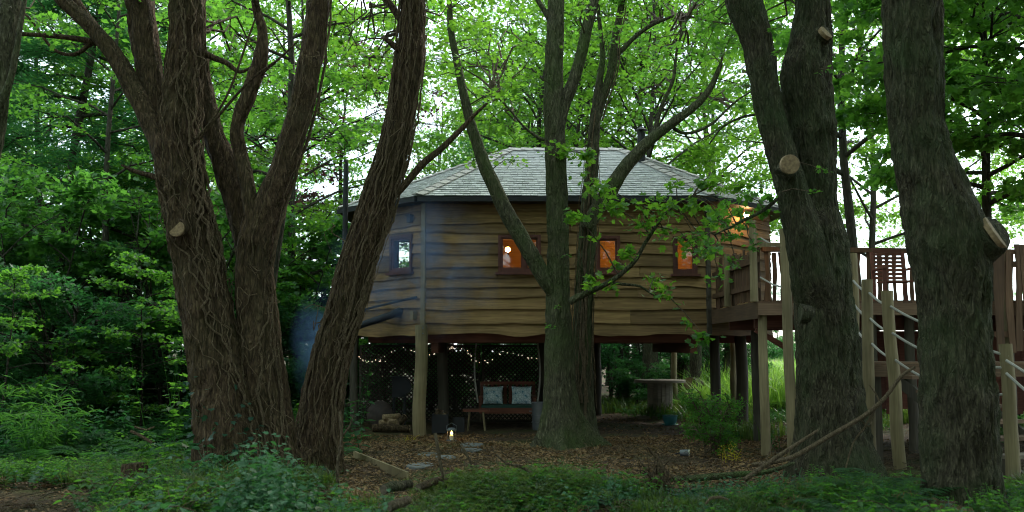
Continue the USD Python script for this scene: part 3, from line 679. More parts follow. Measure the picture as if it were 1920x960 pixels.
def cushion(px, label):
    w, h, d = .40, .36, .085
    n = 15; u = np.linspace(-1, 1, n); U, V = np.meshgrid(u, u)
    prof = ((1 - np.abs(U) ** 3.2) * (1 - np.abs(V) ** 3.2)) ** .5
    pinch = 1 - .07 * (1 - np.abs(U) ** 2) * (np.abs(V) > .0) * np.abs(V) - 0
    X = U * w / 2 * (1 - .06 * (1 - V ** 2)); Z = V * h / 2 * (1 - .06 * (1 - U ** 2))
    fr = np.stack([X, -d * prof, Z], -1).reshape(-1, 3); bk = np.stack([X, d * prof * .8, Z], -1).reshape(-1, 3)
    i, j = np.meshgrid(np.arange(n - 1), np.arange(n - 1), indexing='ij')
    q = np.stack([i * n + j, i * n + j + 1, (i + 1) * n + j + 1, (i + 1) * n + j], -1).reshape(-1, 4)
    f = np.vstack([q, q[:, ::-1] + n * n])
    v = np.vstack([fr, bk])
    c = np.array([P(px, 740, YB)[0], YB + .07, zs + .05 + h / 2]); ca, sa = math.cos(-.22), math.sin(-.22)
    v = np.stack([v[:, 0], v[:, 1] * ca - v[:, 2] * sa, v[:, 1] * sa + v[:, 2] * ca], -1) + c
    tt = thing('cushion', label, 'cushion', c - [0, 0, h / 2], group='patterned cushions on the swing bench')
    obj('cover', (v, f), CUSHION, tt, smooth=50)
cushion(924, 'pale blue floral cushion on the left half of the swing bench')
cushion(978, 'pale blue floral cushion on the right half of the swing bench, nearest the bin')
# stool
YS = 19.7
c = on_ground(894, YS); ztop = P(894, 767, YS)[2]
t = thing('stool', 'low rectangular wooden stool with pale splayed legs before the swing bench', 'stool', c)
obj('seat', box(c[0] - .26, c[0] + .26, YS - .14, YS + .14, ztop - .045, ztop), W_RED, t)
for sx in (-1, 1):
    for sy in (-1, 1):
        obj('leg', cyl((c[0] + sx * .13, YS + sy * .09, ztop - .045), (c[0] + sx * .17, YS + sy * .13, c[2] - .02), .02, 8, .016), W_POST, t)
# dustbin
c = on_ground(1013, 19.8); zt = P(1013, 754, 19.8)[2]
t = thing('dustbin', 'grey metal dustbin standing between the swing bench and the mossy trunk', 'bin', c)
prof = [(0, .0), (.15, 0), (.155, .03), (.175, zt - .02 - c[2]), (.19, zt - .02 - c[2]), (.19, zt - c[2]), (.165, zt - c[2]), (.145, .05), (0, .05)]
def rev(prof, c, n=28):
    m = trimesh.creation.revolve(np.array(prof), sections=n); return m.vertices + np.asarray(c), m.faces
obj('body', rev(prof, c), GREYM, t, smooth=35)
for z in (.14, .28): obj('band', rev([(.155, z), (.175 + z * .02, z), (.175 + z * .02, z + .015), (.155, z + .015)], c), GREYM, t)
for s in (-1, 1): obj('handle', tube([c + [s * .17, -.05, .36], c + [s * .215, -.05, .36], c + [s * .215, .05, .36], c + [s * .17, .05, .36]], .008, 6), GREYM, t)
# lantern
c = on_ground(848, 17.7)
t = thing('candle_lantern', 'small glass lantern with a lit candle on the chippings', 'lantern', c)
obj('base', rev([(0, 0), (.085, 0), (.085, .02), (0, .02)], c), GREYM, t, smooth=30)
obj('glass', rev([(.078, .02), (.078, .18), (.074, .18), (.074, .02)], c), PANE, t, smooth=30)
obj('top', rev([(.085, .18), (.085, .195), (.05, .225), (.0, .235), (0, .18)], c), GREYM, t, smooth=30)
for k in range(4):
    a = k * math.pi / 2 + .5; p = c + [.083 * math.cos(a), .083 * math.sin(a), 0]
    obj('rod', cyl(p + [0, 0, .02], p + [0, 0, .18], .004, 5), GREYM, t)
obj('handle', tube([c + [-.085, 0, .19], c + [-.09, 0, .26], c + [0, 0, .31], c + [.09, 0, .26], c + [.085, 0, .19]], .004, 5), GREYM, t)
obj('candle', rev([(0, .02), (.036, .02), (.036, .10), (0, .102)], c), WAX, t, smooth=30)
obj('flame', rev([(0, .105), (.018, .122), (.014, .14), (0, .175)], c, 10), FLAME, t, smooth=True)
# woodpile corner: fire disc, stove, logs, crates
c = np.array([P(712, 775, 20.4)[0], 20.4, P(712, 799, 20.4)[2]])
t = thing('fire_disc', 'round dark steel fire pan leaning upright against the trellis', 'fire pan', c)
m = trimesh.creation.revolve(np.array([(0, .05), (.12, .04), (.25, 0), (.262, .005), (.25, .02), (.12, .062), (0, .072)]), sections=32)
v = m.vertices; a = math.radians(74); v = np.stack([v[:, 0], -v[:, 2] * 1.0 * math.sin(a) + v[:, 1] * math.cos(a), v[:, 1] * math.sin(a) + v[:, 2] * math.cos(a)], -1) + c + [0, 0, .25]
obj('pan', (v, m.faces), RUSTM, t, smooth=40)
for s in (-1, 1): obj('handle', tube([c + [s * .25, 0, .3], c + [s * .30, 0, .28], c + [s * .30, 0, .22], c + [s * .25, 0, .2]], .008, 6), RUSTM, t)
c = on_ground(750, 20.7)
t = thing('stove', 'small black metal stove on thin legs with a round door before the trellis', 'stove', c)
z0, z1 = P(750, 746, 20.7)[2], P(750, 706, 20.7)[2]
obj('body', box(c[0] - .13, c[0] + .13, 20.6, 20.9, z0 + .02, z1 - .02), BLACKM, t)
obj('top_plate', box(c[0] - .17, c[0] + .17, 20.56, 20.94, z1 - .02, z1), BLACKM, t)
obj('door', cyl((c[0] + .10, 20.597, (z0 + z1) / 2 + .02), (c[0] + .10, 20.55, (z0 + z1) / 2 + .02), .165, 24), BLACKM, t)
for sx in (-1, 1):
    for y in (20.63, 20.87): obj('leg', box(c[0] + sx * .11 - .014, c[0] + sx * .11 + .014, y - .014, y + .014, c[2] - .02, z0 + .02), BLACKM, t)
rng = np.random.default_rng(4)
def log(name, label, p0, p1, r, seed, cat='log', m=None):
    p0, p1 = np.asarray(p0, float), np.asarray(p1, float)
    mid = (p0 + p1) / 2
    t = thing(name, label, cat, mid - [0, 0, r])
    (me, _) = bark_tube([[*p0, r], [*(p0 * .66 + p1 * .34 + rng.normal(0, r * .1, 3)), r * 1.03], [*(p0 * .33 + p1 * .67 + rng.normal(0, r * .1, 3)), r * .97], [*p1, r * .95]], .06, 20, r * .10, seed)
    obj('bark', me, m or B_BROWN, t, smooth=True)
    d = unit(p1 - p0)
    for e, s in ((p0, -1), (p1, 1)): obj('cut_end', cyl(e + d * s * (-.01), e + d * s * .006, r * .93, 14), W_OLDCUT if r < .05 and cat == 'log' else W_CUT, t)
    return t
a, b = on_ground(702, 19.3), on_ground(770, 19.3)
log('log', 'long dark log lying before the round fire pan', a + [0, 0, .07], b + [0, .05, .07], .075, 1)
for k, (px, py, ang, rr) in enumerate(((727, 790, .3, .055), (741, 791, -.4, .06), (734, 781, .1, .055), (752, 788, 1.2, .07))):
    p = P(px, py, 19.55); d = np.array([math.cos(ang) * .14, .10, math.sin(ang) * .05])
    log('firewood_piece', ['split firewood piece at the left of the small pile behind the long log', 'reddish split firewood piece in the middle of the small pile', 'pale firewood piece topmost on the small pile', 'dark thick firewood piece at the right of the small pile'][k], p - d, p + d, rr, 10 + k, 'firewood', W_CUT if k < 3 else None)
def crate(px, py0, py1, w, Y, label):
    c = on_ground(px, Y); h = P(px, py0, Y)[2] - c[2]
    t = thing('log_crate', label, 'crate', c, group='black crates of firewood by the corner post')
    x0, x1, y0, y1 = c[0] - w / 2, c[0] + w / 2, Y - w / 2, Y + w / 2; z = c[2]
    for (a0, a1, b0, b1) in ((x0, x1, y0, y0 + .015), (x0, x1, y1 - .015, y1), (x0, x0 + .015, y0 + .016, y1 - .016), (x1 - .015, x1, y0 + .016, y1 - .016)):
        obj('side', box(a0, a1, b0, b1, z, z + h), BLACKM, t)
    obj('bottom', box(x0 + .016, x1 - .016, y0 + .016, y1 - .016, z, z + .02), BLACKM, t)
    return c, h
c, h = crate(827, 776, 803, .30, 19.2, 'larger black crate with firewood showing above its rim')
for k in range(3): log('firewood_piece', ['curved log end', 'middle log end', 'thin log end'][k] + ' sticking out of the larger black crate', c + [-.08 + k * .08, -.1, h - .06 + .02 * k], c + [-.06 + k * .08, .1, h + .06 - .03 * k], .045, 30 + k, 'firewood')
crate(861, 783, 803, .22, 19.4, 'smaller black crate behind the lit lantern')
# cable-drum table, pot and cut log behind
c = np.array([P(1237, 712, 23.4)[0], 23.4, 0.0]); c[2] = float(H(c[0], 23.4)); zt = P(1237, 712, 23.4)[2]
t = thing('cable_drum_table', 'round wooden cable drum used as a table under the house', 'table', c)
hh = zt - c[2]
obj('top', rev([(0, hh - .06), (.585, hh - .06), (.59, hh - .05), (.59, hh - .01), (.58, hh), (0, hh)], c, 40), W_TABLE, t, smooth=30)
obj('base', rev([(0, -.05), (.55, -.05), (.56, .04), (.55, .06), (0, .06)], c, 40), W_TABLE, t, smooth=30)
for k in range(18):
    a = 2 * math.pi * k / 18; p = c + [.27 * math.cos(a), .27 * math.sin(a), 0]
    obj('stave', bar(p + [0, 0, .061], p + [0, 0, hh - .061], .09, .03, up=(math.cos(a), math.sin(a), 0)), W_TABLE, t)
c = on_ground(1253, 21.2)
t = thing('plant_pot', 'teal glazed pot on the ground before the cable drum table', 'pot', c)
obj('body', rev([(0, 0), (.10, 0), (.15, .09), (.15, .17), (.165, .18), (.165, .20), (.14, .20), (.13, .06), (0, .05)], c), TEAL, t, smooth=35)
obj('saucer', rev([(0, -.01), (.16, -.01), (.175, .012), (.165, .018), (0, .004)], c), TEAL, t, smooth=35)
log('log', 'pale-ended cut log lying beyond the cable drum table', P(1293, 719, 25.0), P(1312, 722, 26.2), .16, 50, 'log', B_GREY)
# stepping stones, edging board, solar light, flower
rng = np.random.default_rng(8)
for k, (px, py, w, d, lab) in enumerate(((885, 833, .42, .30, 'grey stepping stone nearest the lantern'), (886, 842, .36, .22, 'dark slab edge just below the uppermost stepping stone'), (806, 848, .36, .28, 'pale stepping stone left of the upright stick'), (838, 856, .32, .26, 'grey stepping stone right of the upright stick'), (790, 871, .40, .30, 'pale stepping stone nearest the edging board'))):
    Y = EYE * F / (py - HOR); c = on_ground(px, Y)
    n = 11; a = np.linspace(0, 2 * np.pi, n, endpoint=False); rr = rng.uniform(.82, 1.1, n)
    ring = np.stack([w / 2 * np.cos(a) * rr, d * np.sin(a) * rr, 0 * a], 1) + c
    obj('stepping_stone', loft([ring + [0, 0, -.05], ring + [0, 0, .016], (ring - c) * [.93, .93, 1] + c + [0, 0, .026]]), STONE, None, label=lab, cat='stepping stone', group='stepping stones across the chippings')
a, b = on_ground(668, 14.7), on_ground(768, 12.6)
obj('edging_board', bar(a + [0, 0, .03], b + [0, 0, .03], .03, .14), W_POST, None, label='weathered timber edging board along the chippings at lower left', cat='edging board', smooth=False)
c = on_ground(1281, 15.0)
t = thing('solar_light', 'small grey solar light lying on the leaf litter', 'light', c)
obj('head', cyl(c + [-.08, 0, .05], c + [.04, -.03, .055], .045, 14, .05), GREYM, t); obj('lens', cyl(c + [.04, -.03, .055], c + [.055, -.034, .056], .046, 14), WAX, t); obj('spike', cyl(c + [-.08, 0, .05], c + [-.2, .03, .02], .012, 8, .004), BLACKM, t)

# ------------------------------------------------------------------ deck, railings, stairs
DX0, DY0, ZD = P(1424, 560, 15.2)[0], 15.2, 2.30
deck = thing('wooden_deck', 'raised wooden deck on posts joined to the right of the treehouse', 'deck', (6.5, 17.5, 0))
x = DX0 + .03
for k in range(50):
    x0 = DX0 + k * .145; y1 = 20.1
    yy0 = DY0
    if x0 < OCT[2][0]: y1 = min(y1, max(18.9, HY + (x0 - HX1) - .12))
    obj('deck_board', box(x0, x0 + .138, yy0, y1, ZD - .028, ZD), W_PICKET, deck)
DX1 = DX0 + 50 * .145
obj('fascia', box(DX0 - .03, DX1, DY0 - .035, DY0 - .002, ZD - .21, ZD - .03), W_DECK, deck)
obj('fascia', box(DX0 - .035, DX0 - .002, DY0 + .001, 18.85, ZD - .26, ZD - .005), W_DECK, deck)
for k in range(8):
    y = DY0 + .15 + k * .66
    obj('joist', box(DX0 + .01, DX1 - .02, y, y + .05, ZD - .19, ZD - .031), W_RED, deck)
for y in (15.6, 17.4): obj('bearer', box(DX0 + .02, DX1 - .1, y, y + .09, ZD - .40, ZD - .192), W_RED, deck)
obj('brace', bar((DX0 + .05, 15.7, ZD - .42), (DX0 + .6, 15.7, ZD - .75), .06, .08), W_RED, deck)
post_px(1436, 850, 15.3, .14, ZD - .03, deck, W_POST, 'deck_post', 'slim pale post under the near corner of the deck')
tall = post_px(1487, 860, 14.5, .145, P(1470, 430, 14.5)[2], deck, W_POST, 'deck_post', 'tall pale post rising above the deck beside the double-stemmed trunk', 1470, 430)
for (px, Y) in ((1560, 15.5), (1640, 15.5), (1712, 15.5), (1800, 15.5), (1420, 17.5), (1600, 17.5), (1900, 15.5)):
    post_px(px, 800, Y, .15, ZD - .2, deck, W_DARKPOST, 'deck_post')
for k in range(26):                                # vertical skirt boards at the back of the space under the deck
    x0 = P(1630, 600, 17.6)[0] + k * .125
    obj('skirt_board', box(x0, x0 + .118, 17.6, 17.625, .5 + .05 * math.sin(k * 2.1), ZD - .41), W_RED, deck)
# railings of wavy upright boards
def picket(rail, p, z0, z1, w, nrm, seed):
    rng = np.random.default_rng(seed); loops = []
    tdir = np.array([nrm[1], -nrm[0], 0]); n3 = np.array([*nrm, 0])
    ph = rng.uniform(0, 6)
    for t in np.linspace(0, 1, 6):
        ww = w * (1 + .22 * math.sin(ph + 5 * t) + rng.normal(0, .06)); o = p + tdir * .018 * math.sin(ph * 2 + 4 * t)
        zc = z0 + (z1 - z0) * t
        loops.append(np.array([[*(o - tdir * ww / 2 - n3 * .012)[:2], zc], [*(o + tdir * ww / 2 - n3 * .012)[:2], zc], [*(o + tdir * ww / 2 + n3 * .012)[:2], zc], [*(o - tdir * ww / 2 + n3 * .012)[:2], zc]]))
    obj('picket', loft(loops), W_PICKET, rail)
def railing(label, a, b, z0, ztop, gap, w, posts, seed, rails, loc=None, posth=.1):
    a, b = np.array([*a, 0.0]), np.array([*b, 0.0]); L_ = np.linalg.norm(b - a); d = (b - a) / L_; nrm = np.array([d[1], -d[0]])
    t = thing('deck_railing', label, 'railing', (*((a + b) / 2)[:2], z0), group=None)
    rng = np.random.default_rng(seed); x = .08; k = 0
    while x < L_ - .05:
        ww = w * rng.uniform(.7, 1.25)
        picket(t, a + d * x, z0 + rng.uniform(0, .05), ztop + rng.normal(0, posth), ww, nrm, seed * 100 + k); x += ww / 2 + gap * rng.uniform(.5, 1.5) + w / 2; k += 1
    n3 = np.array([*nrm, 0])
    for z in rails: obj('rail', bar(a - n3 * .035 + [0, 0, z], b - n3 * .035 + [0, 0, z], .045, .085), W_PICKET, t)
    for s, h in posts: 
        q = a + d * s - n3 * .1
        obj('post', tube([q + [0, 0, z0], q + [0, 0, (z0 + h) / 2], q + [0, 0, h]], [.062, .058, .055], 12), W_POST if h > 0 else W_DARKPOST, t, smooth=40)
    return t
railing('close-boarded deck railing running back from the near corner to the house wall', (DX0 + .05, DY0 + .1), (DX0 + .05, 18.72), ZD + .002, 3.12, .006, .085, [(.02, 3.55), (1.9, 3.2)], 3, (2.55, 2.95), posth=.05)
bk = railing('open deck railing of spaced wavy uprights at the back of the deck', (5.0, 20.0), (DX1, 20.0), ZD + .002, 3.50, .11, .075, [(1.6, 3.5), (4.0, 3.5)], 4, (2.5, ), posth=.01)
obj('handrail', bar((5.0, 20.0, 3.56), (DX1, 20.0, 3.50), .14, .09), W_PICKET, bk)
xr = P(1868, 500, 14.9)[0]
railing('tall dark screen of upright boards at the right edge of the deck', (xr, 15.0), (xr + 1.7, 15.0), 1.50, 3.12, .035, .12, [(.22, 3.32)], 5, (1.8, 2.85), posth=.10)
# gate rail and rope at the near corner
t = thing('rope_rail', 'pale bar and rope joining the deck corner to the tall pale post', 'rail', (DX0, DY0 - .2, ZD))
obj('bar', bar(P(1426, 459, 15.2), P(1472, 459, 14.55), .06, .06), W_POST, t)
for py in (520, 446): obj('rope', tube([P(1426, py, 15.2), P(1450, py + 14, 14.9), P(1474, py + 20, 14.55)], .014, 6), WHITEROPE, t)
# garden chair on the deck
c = np.array([P(1680, 540, 17.0)[0], 17.0, ZD])
t = thing('garden_chair', 'slatted wooden garden chair standing on the deck', 'chair', c)
for s in (-1, 1):
    obj('leg', box(c[0] + s * .27 - .025, c[0] + s * .27 + .025, 16.75, 16.80, ZD, ZD + .62), W_RED, t)
    obj('leg', bar((c[0] + s * .27, 17.25, ZD), (c[0] + s * .27, 17.36, ZD + .95), .05, .05, up=(0, 1, 0)), W_RED, t)
    obj('armrest', box(c[0] + s * .27 - .04, c[0] + s * .27 + .04, 16.72, 17.28, ZD + .621, ZD + .65), W_RED, t)
for k in range(5): obj('seat_slat', box(c[0] - .24, c[0] + .24, 16.77 + k * .095, 16.85 + k * .095, ZD + .40, ZD + .425), W_RED, t)
for k in range(7): obj('back_slat', box(c[0] - .244, c[0] + .244, 17.28 + k * .012, 17.30 + k * .012, ZD + .47 + k * .07, ZD + .515 + k * .07), W_RED, t)
obj('top_rail', box(c[0] - .245, c[0] + .245, 17.345, 17.385, ZD + .94, ZD + 1.0), W_RED, t)
# landing and stairs
stair = thing('staircase', 'wooden stairs and landing going down from the deck to the right', 'stairs', (5.8, 13.5, 0))
lx0, lx1 = P(1628, 670, 14.1)[0], P(1990, 670, 14.1)[0]
for k in range(6): obj('landing_board', box(lx0, lx1, 14.0 + k * .15, 14.14 + k * .15, 1.37, 1.40), W_DECK, stair)
obj('landing_fascia', box(lx0, lx1, 13.965, 13.997, 1.20, 1.365), W_DECK, stair)
for x in (lx0 + .1, lx0 + 1.1, lx1 - .1): obj('landing_post', box(x - .05, x + .05, 14.05, 14.15, -.1, 1.369), W_DARKPOST, stair)
S0, S1 = np.array([P(1690, 700, 13.8)[0], 13.7, 1.20]), np.array([P(1905, 860, 12.0)[0], 11.9, .12])
dd = S1 - S0; hd = unit([dd[0], dd[1], 0]); sd_ = np.array([-hd[1], hd[0], 0])
for k in range(7):
    p = S0 + dd * k / 6
    obj('tread', bar(p - sd_ * .0 + sd_ * .02, p + sd_ * .95, .26, .045), W_DECK if k < 5 else W_TABLE, stair)
for o in (.05, .90): obj('stringer', bar(S0 + sd_ * o + [0, 0, .0] - hd * .2 + [0, 0, -.03], S1 + sd_ * o + [0, 0, -.12] + hd * .1, .05, .16), W_DARKPOST, stair)
rail = thing('rope_banister', 'row of pale round posts strung with three ropes beside the stairs', 'banister', (5.4, 13.4, 0))
rp = [(1598, 780, 14.5, 475, 1597), (1632, 850, 13.9, 524, 1626), (1690, 880, 13.1, 545, 1663), (1765, 880, 12.5, 600, 1755), (1898, 865, 11.9, 645, 1885)]
posts = []
for (pb, yb, Y, yt, pt) in rp:
    post_px(pb, yb, Y, .155, P(pt, yt, Y)[2], rail, W_POST, 'post', None, pt, yt); posts.append(Y)
rows = [[(1597, 527), (1627, 550), (1666, 575), (1757, 616), (1886, 668)], [(1599, 572), (1629, 598), (1670, 625), (1757, 668), (1886, 690)], [(1602, 618), (1632, 645), (1675, 675), (1757, 720), (1890, 740)]]
for r_ in rows:
    for k in range(4):
        a, b = P(*r_[k], posts[k]) - [0, .07, 0], P(*r_[k + 1], posts[k + 1]) - [0, .07, 0]
        obj('rope', tube([a + (b - a) * u + [0, 0, -.03 * math.sin(math.pi * u)] for u in np.linspace(0, 1, 7)], .017, 7), WHITEROPE, rail)
for (qa, qb) in (((1887, 676), (1960, 716)), ((1887, 700), (1960, 760))): obj('rope', tube([P(*qa, 11.8), P((qa[0] + qb[0]) / 2, (qa[1] + qb[1]) / 2 + 3, 11.5), P(*qb, 11.2)], .017, 7), WHITEROPE, rail)

# ------------------------------------------------------------------ near trees: trunks, limbs, crowns, ivy stems
class Tree:
    "a near tree whose limbs are traced as centre lines at real distances"
    def __init__(s, name, label, Y, bark, group=None, slim=1.0):
        s.Y, s.bark, s.limbs, s.name, s.slim = Y, bark, [], name, slim
        s.args = (label, group)
    def start(s, base_px, base_py):
        b = P(base_px, base_py, s.Y); b[2] = float(H(b[0], s.Y)) - .05
        s.t = thing(s.name, s.args[0], 'tree', b, group=s.args[1]); s.rng = np.random.default_rng(abs(int(base_px))); s.tips = []
        return s
    def limb(s, rows, name='limb', sides=36, amp=.016, seed=None, flare=None, furrow=7.0, step=.05, dY=0.0, label=None, knots=.05, bark=None):
        rows = [(r[0], r[1], r[2] * s.slim, *r[3:]) for r in rows]
        me, info = bark_tube(px_path(rows, s.Y + dY), step, sides, amp, seed if seed is not None else len(s.limbs) + int(s.Y * 10), flare, furrow, knots)
        s.limbs.append(info)
        obj(name, me, bark or s.bark, s.t, smooth=True, label=label)
        return info
    def twigs(s, sprays, material, size, tpl, n, R, name='crown', spread=.55, flat=.3, maxd=4.0, wander=.15, droop=.18):
        "leaf sprays at points, each joined by a thin twig to the nearest limb"
        lv, tw = [], []
        C = np.vstack([c for (c, r, a, b) in s.limbs])
        for p in sprays:
            d = np.linalg.norm(C - p, axis=1); q = C[np.argmin(d)]; m = d.min()
            k = max(4, int(m / .25)); L_ = np.linspace(0, 1, k)[:, None]
            line = q + (p - q) * L_ + s.rng.normal(0, wander * min(1, m * .3), (k, 3)) * np.sin(L_ * np.pi) + [0, 0, 1] * (.12 * m * np.sin(L_ * np.pi))
            tw.append(tube(line, np.linspace(min(.03, .008 + .006 * m), .004, k), 4, False))
            R_ = R * s.rng.uniform(.6, 1.3)
            for _ in range(3):
                e = p + s.rng.normal(0, .5, 3) * R_ * [1, 1, .4]; tw.append(tube([p, (p + e) / 2 + [0, 0, .03], e], [.005, .004, .002], 3, False))
            lv.append(spray_points(p, R_, int(n * s.rng.uniform(.6, 1.4)), s.rng, flat, droop))
            if m > .8: lv.append(spray_points(q + (p - q) * .65, R_ * .6, n // 3, s.rng, flat, droop))
        if s.tips: s.tips += tw
        else: s.tips = tw
        obj(name, leaves(np.vstack(lv), size, s.rng, tpl, spread), material, s.t, kind='stuff')
    def done(s):
        if s.tips: obj('twigs', cat_(s.tips), B_TWIG, s.t, kind='stuff')
def disc(t, p, nrm, r, th=.03, name='cut_face', squash=1.0):
    nrm = unit(nrm); p = np.asarray(p, float)
    sx = unit(np.cross(nrm, [0, 0, 1])); sy = np.cross(sx, nrm)
    a = np.linspace(0, 2 * np.pi, 20, endpoint=False)
    ring = lambda k, o: p + nrm * o + (np.cos(a)[:, None] * sx * squash + np.sin(a)[:, None] * sy) * r * k
    obj(name, loft([ring(1.0, -th), ring(1.0, 0), ring(.9, .006)]), W_CUT, t, smooth=30)
def ivy_stems(label, infos, n, seed, loc, up=(.3, 1.0), rad=(.006, .014), arc=(-2.6, -.4), loops=6, wob=.35, name='ivy_vine'):
    "bare woody climber stems that run up a trunk; each stem a part"
    rng = np.random.default_rng(seed)
    t = thing(name, label, 'climber', loc)
    for k in range(n):
        c, r, a, b = infos[rng.integers(len(infos))] if k > 2 else infos[0]
        m = len(c); i0 = int(m * rng.uniform(0, .35)); i1 = min(m - 1, int(m * rng.uniform(*up)))
        if i1 - i0 < 6: i0 = max(0, i1 - 12)
        idx = np.linspace(i0, i1, max(6, (i1 - i0) // 2)).astype(int)
        th0 = rng.uniform(*arc); th = th0 + wob * np.cumsum(rng.normal(0, .45, len(idx)) + rng.normal(0, .12)) * .6
        rr = r[idx] + .024 + np.abs(rng.normal(0, .01, len(idx)))
        pts = c[idx] + rr[:, None] * (np.cos(th)[:, None] * a[idx] + np.sin(th)[:, None] * b[idx])
        w = rad[0] + (rad[1] * 1.9 - rad[0]) * rng.uniform() ** 3
        s = spline(np.column_stack([pts, np.linspace(w, w * .5, len(pts))]), .09)
        obj('stem', tube(s[:, :3], s[:, 3], 5), VINE, t, smooth=True)
    for k in range(loops):
        c, r, a, b = infos[rng.integers(len(infos))]
        i = rng.integers(len(c) // 6, len(c) * 4 // 5); th = rng.uniform(*arc)
        p = c[i] + (r[i] + .015) * (math.cos(th) * a[i] + math.sin(th) * b[i]); out = math.cos(th) * a[i] + math.sin(th) * b[i]
        pts = [p]
        for _ in range(rng.integers(5, 9)): pts.append(pts[-1] + out * rng.normal(.02, .03) + rng.normal(0, .07, 3) + [0, 0, rng.normal(-.02, .06)])
        s = spline(np.column_stack([pts, np.linspace(.008, .003, len(pts))]), .05)
        obj('stem', tube(s[:, :3], s[:, 3], 5), VINE, t, smooth=True)
    return t
def scatter_px(rng, n, xs, ys, Ys):
    return [P(rng.uniform(*xs), rng.uniform(*ys), rng.uniform(*Ys)) for _ in range(n)]
def above(rng, n, xs, ys, zs): return [np.array([rng.uniform(*xs), rng.uniform(*ys), rng.uniform(*zs)]) for _ in range(n)]

# the forked tree at left
T1 = Tree('forked_tree', 'big rough-barked tree with several stems rising from one base at left', 12.0, B_BROWN).start(430, 880)
a1 = T1.limb([(452, 960, 168), (442, 880, 146), (426, 800, 122), (408, 700, 100), (398, 640, 94), (382, 560, 92), (368, 480, 90), (354, 410, 88), (340, 330, 86), (336, 250, 80), (340, 160, 68), (348, 60, 61), (350, -60, 60), (356, -300, 48), (350, -620, 28)], 'trunk', 150, .026, 1, (5, .45, .5), 7, .03)
T1.limb([(362, 480, 26, .1), (350, 390, 52, .04), (320, 297, 58), (285, 235, 40), (252, 172, 36), (215, 105, 33), (170, 50, 28), (112, -5, 26), (40, -80, 22), (-60, -220, 14)], seed=2, amp=.012, dY=-.08)
T1.limb([(330, 310, 34), (295, 225, 26), (262, 170, 20), (235, 120, 18), (200, 75, 16), (150, 10, 13), (110, -60, 10)], seed=3, amp=.01, dY=.12)
a4 = T1.limb([(346, 430, 30), (330, 330, 60), (302, 250, 50), (285, 160, 48), (272, 80, 52), (262, 0, 54), (252, -80, 48), (240, -380, 30)], seed=4, dY=.15)
T1.limb([(180, 80, 14), (140, 72, 11), (80, 66, 9), (0, 62, 7), (-60, 58, 5)], 'branch', 12, .004, 5)
T1.limb([(170, 82, 10), (140, 102, 8), (100, 92, 6), (60, 40, 5), (30, 10, 3)], 'branch', 10, .003, 6)
T1.limb([(300, 334, 14), (270, 326, 10), (245, 318, 8), (228, 309, 4)], 'dead_stub', 12, .004, 7, dY=-.1)
b1 = T1.limb([(510, 960, 118), (499, 880, 98), (490, 800, 82), (483, 700, 74), (478, 600, 68), (477, 520, 68), (482, 440, 64), (490, 380, 56)], 'trunk', 110, .02, 8, (4, .35, .45), 7, .035, dY=.15)
b2 = T1.limb([(480, 600, 24, .1), (482, 500, 44, .05), (488, 440, 54), (502, 388, 54), (524, 330, 50), (550, 255, 47), (570, 180, 46), (586, 90, 45), (598, 0, 42), (608, -90, 36), (625, -350, 24)], seed=9, dY=.1)
b3 = T1.limb([(480, 640, 24), (476, 540, 44), (468, 460, 54), (450, 395, 50), (428, 330, 48), (402, 255, 42), (386, 190, 36), (376, 110, 30), (372, 20, 26), (368, -80, 22)], seed=10, dY=.35)
b4 = T1.limb([(482, 520, 14, .1), (478, 440, 28), (462, 340, 30), (449, 280, 26), (446, 235, 27), (470, 165, 30), (488, 112, 28), (491, 60, 20), (478, 0, 15), (470, -80, 12)], seed=11, dY=.05, amp=.014, knots=.14)
T1.limb([(554, 960, 56), (540, 850, 42), (529, 760, 34), (520, 690, 31), (510, 610, 28), (502, 530, 26), (490, 470, 20)], seed=12, dY=.45)
T1.limb([(372, 262, 7), (420, 205, 6), (470, 150, 5), (520, 112, 4), (558, 78, 3)], 'branch', 8, .002, 13, dY=-.35)
T1.limb([(366, 262, 6), (400, 222, 5), (432, 165, 5), (466, 70, 4), (484, 20, 3)], 'branch', 8, .002, 14, dY=-.45)
T1.limb([(374, 95, 14), (400, 108, 12), (425, 118, 10), (450, 135, 7), (480, 120, 4)], 'branch', 10, .003, 15, dY=.1)
T1.limb([(460, 160, 7), (500, 130, 6), (540, 95, 4), (560, 75, 3)], 'branch', 8, .002, 16)
T1.limb([(352, 426, 20, .05), (340, 427, 34, -.25), (330.5, 428, 35, -.46)], 'sawn_stub', 28, .005, 17, step=.03)
disc(T1.t, P(330, 428, 11.54), (-.12, -1, .03), .098, .05)
ro = np.random.default_rng(101)
T1.twigs(scatter_px(ro, 16, (380, 660), (-140, 150), (11.5, 15.0)) + scatter_px(ro, 9, (60, 330), (-160, 60), (11, 14)) + scatter_px(ro, 8, (470, 660), (120, 330), (12.5, 15)), L_MID, .085, LOBED, 34, .38, flat=.3)
T1.twigs(above(ro, 44, (-8, 1.0), (4, 14), (6.8, 11)), L_MID, .13, SIMPLE, 60, .75)
T1.done()
ivy_stems('tangle of pale bare climber stems covering the right side of the big forked tree', [a1, b1, b1, a1, b2], 32, 21, T1.t.GetCustomData() and (-3.4, 11.6, 0), up=(.35, .8), arc=(-1.5, -.1), loops=24, rad=(.006, .015))

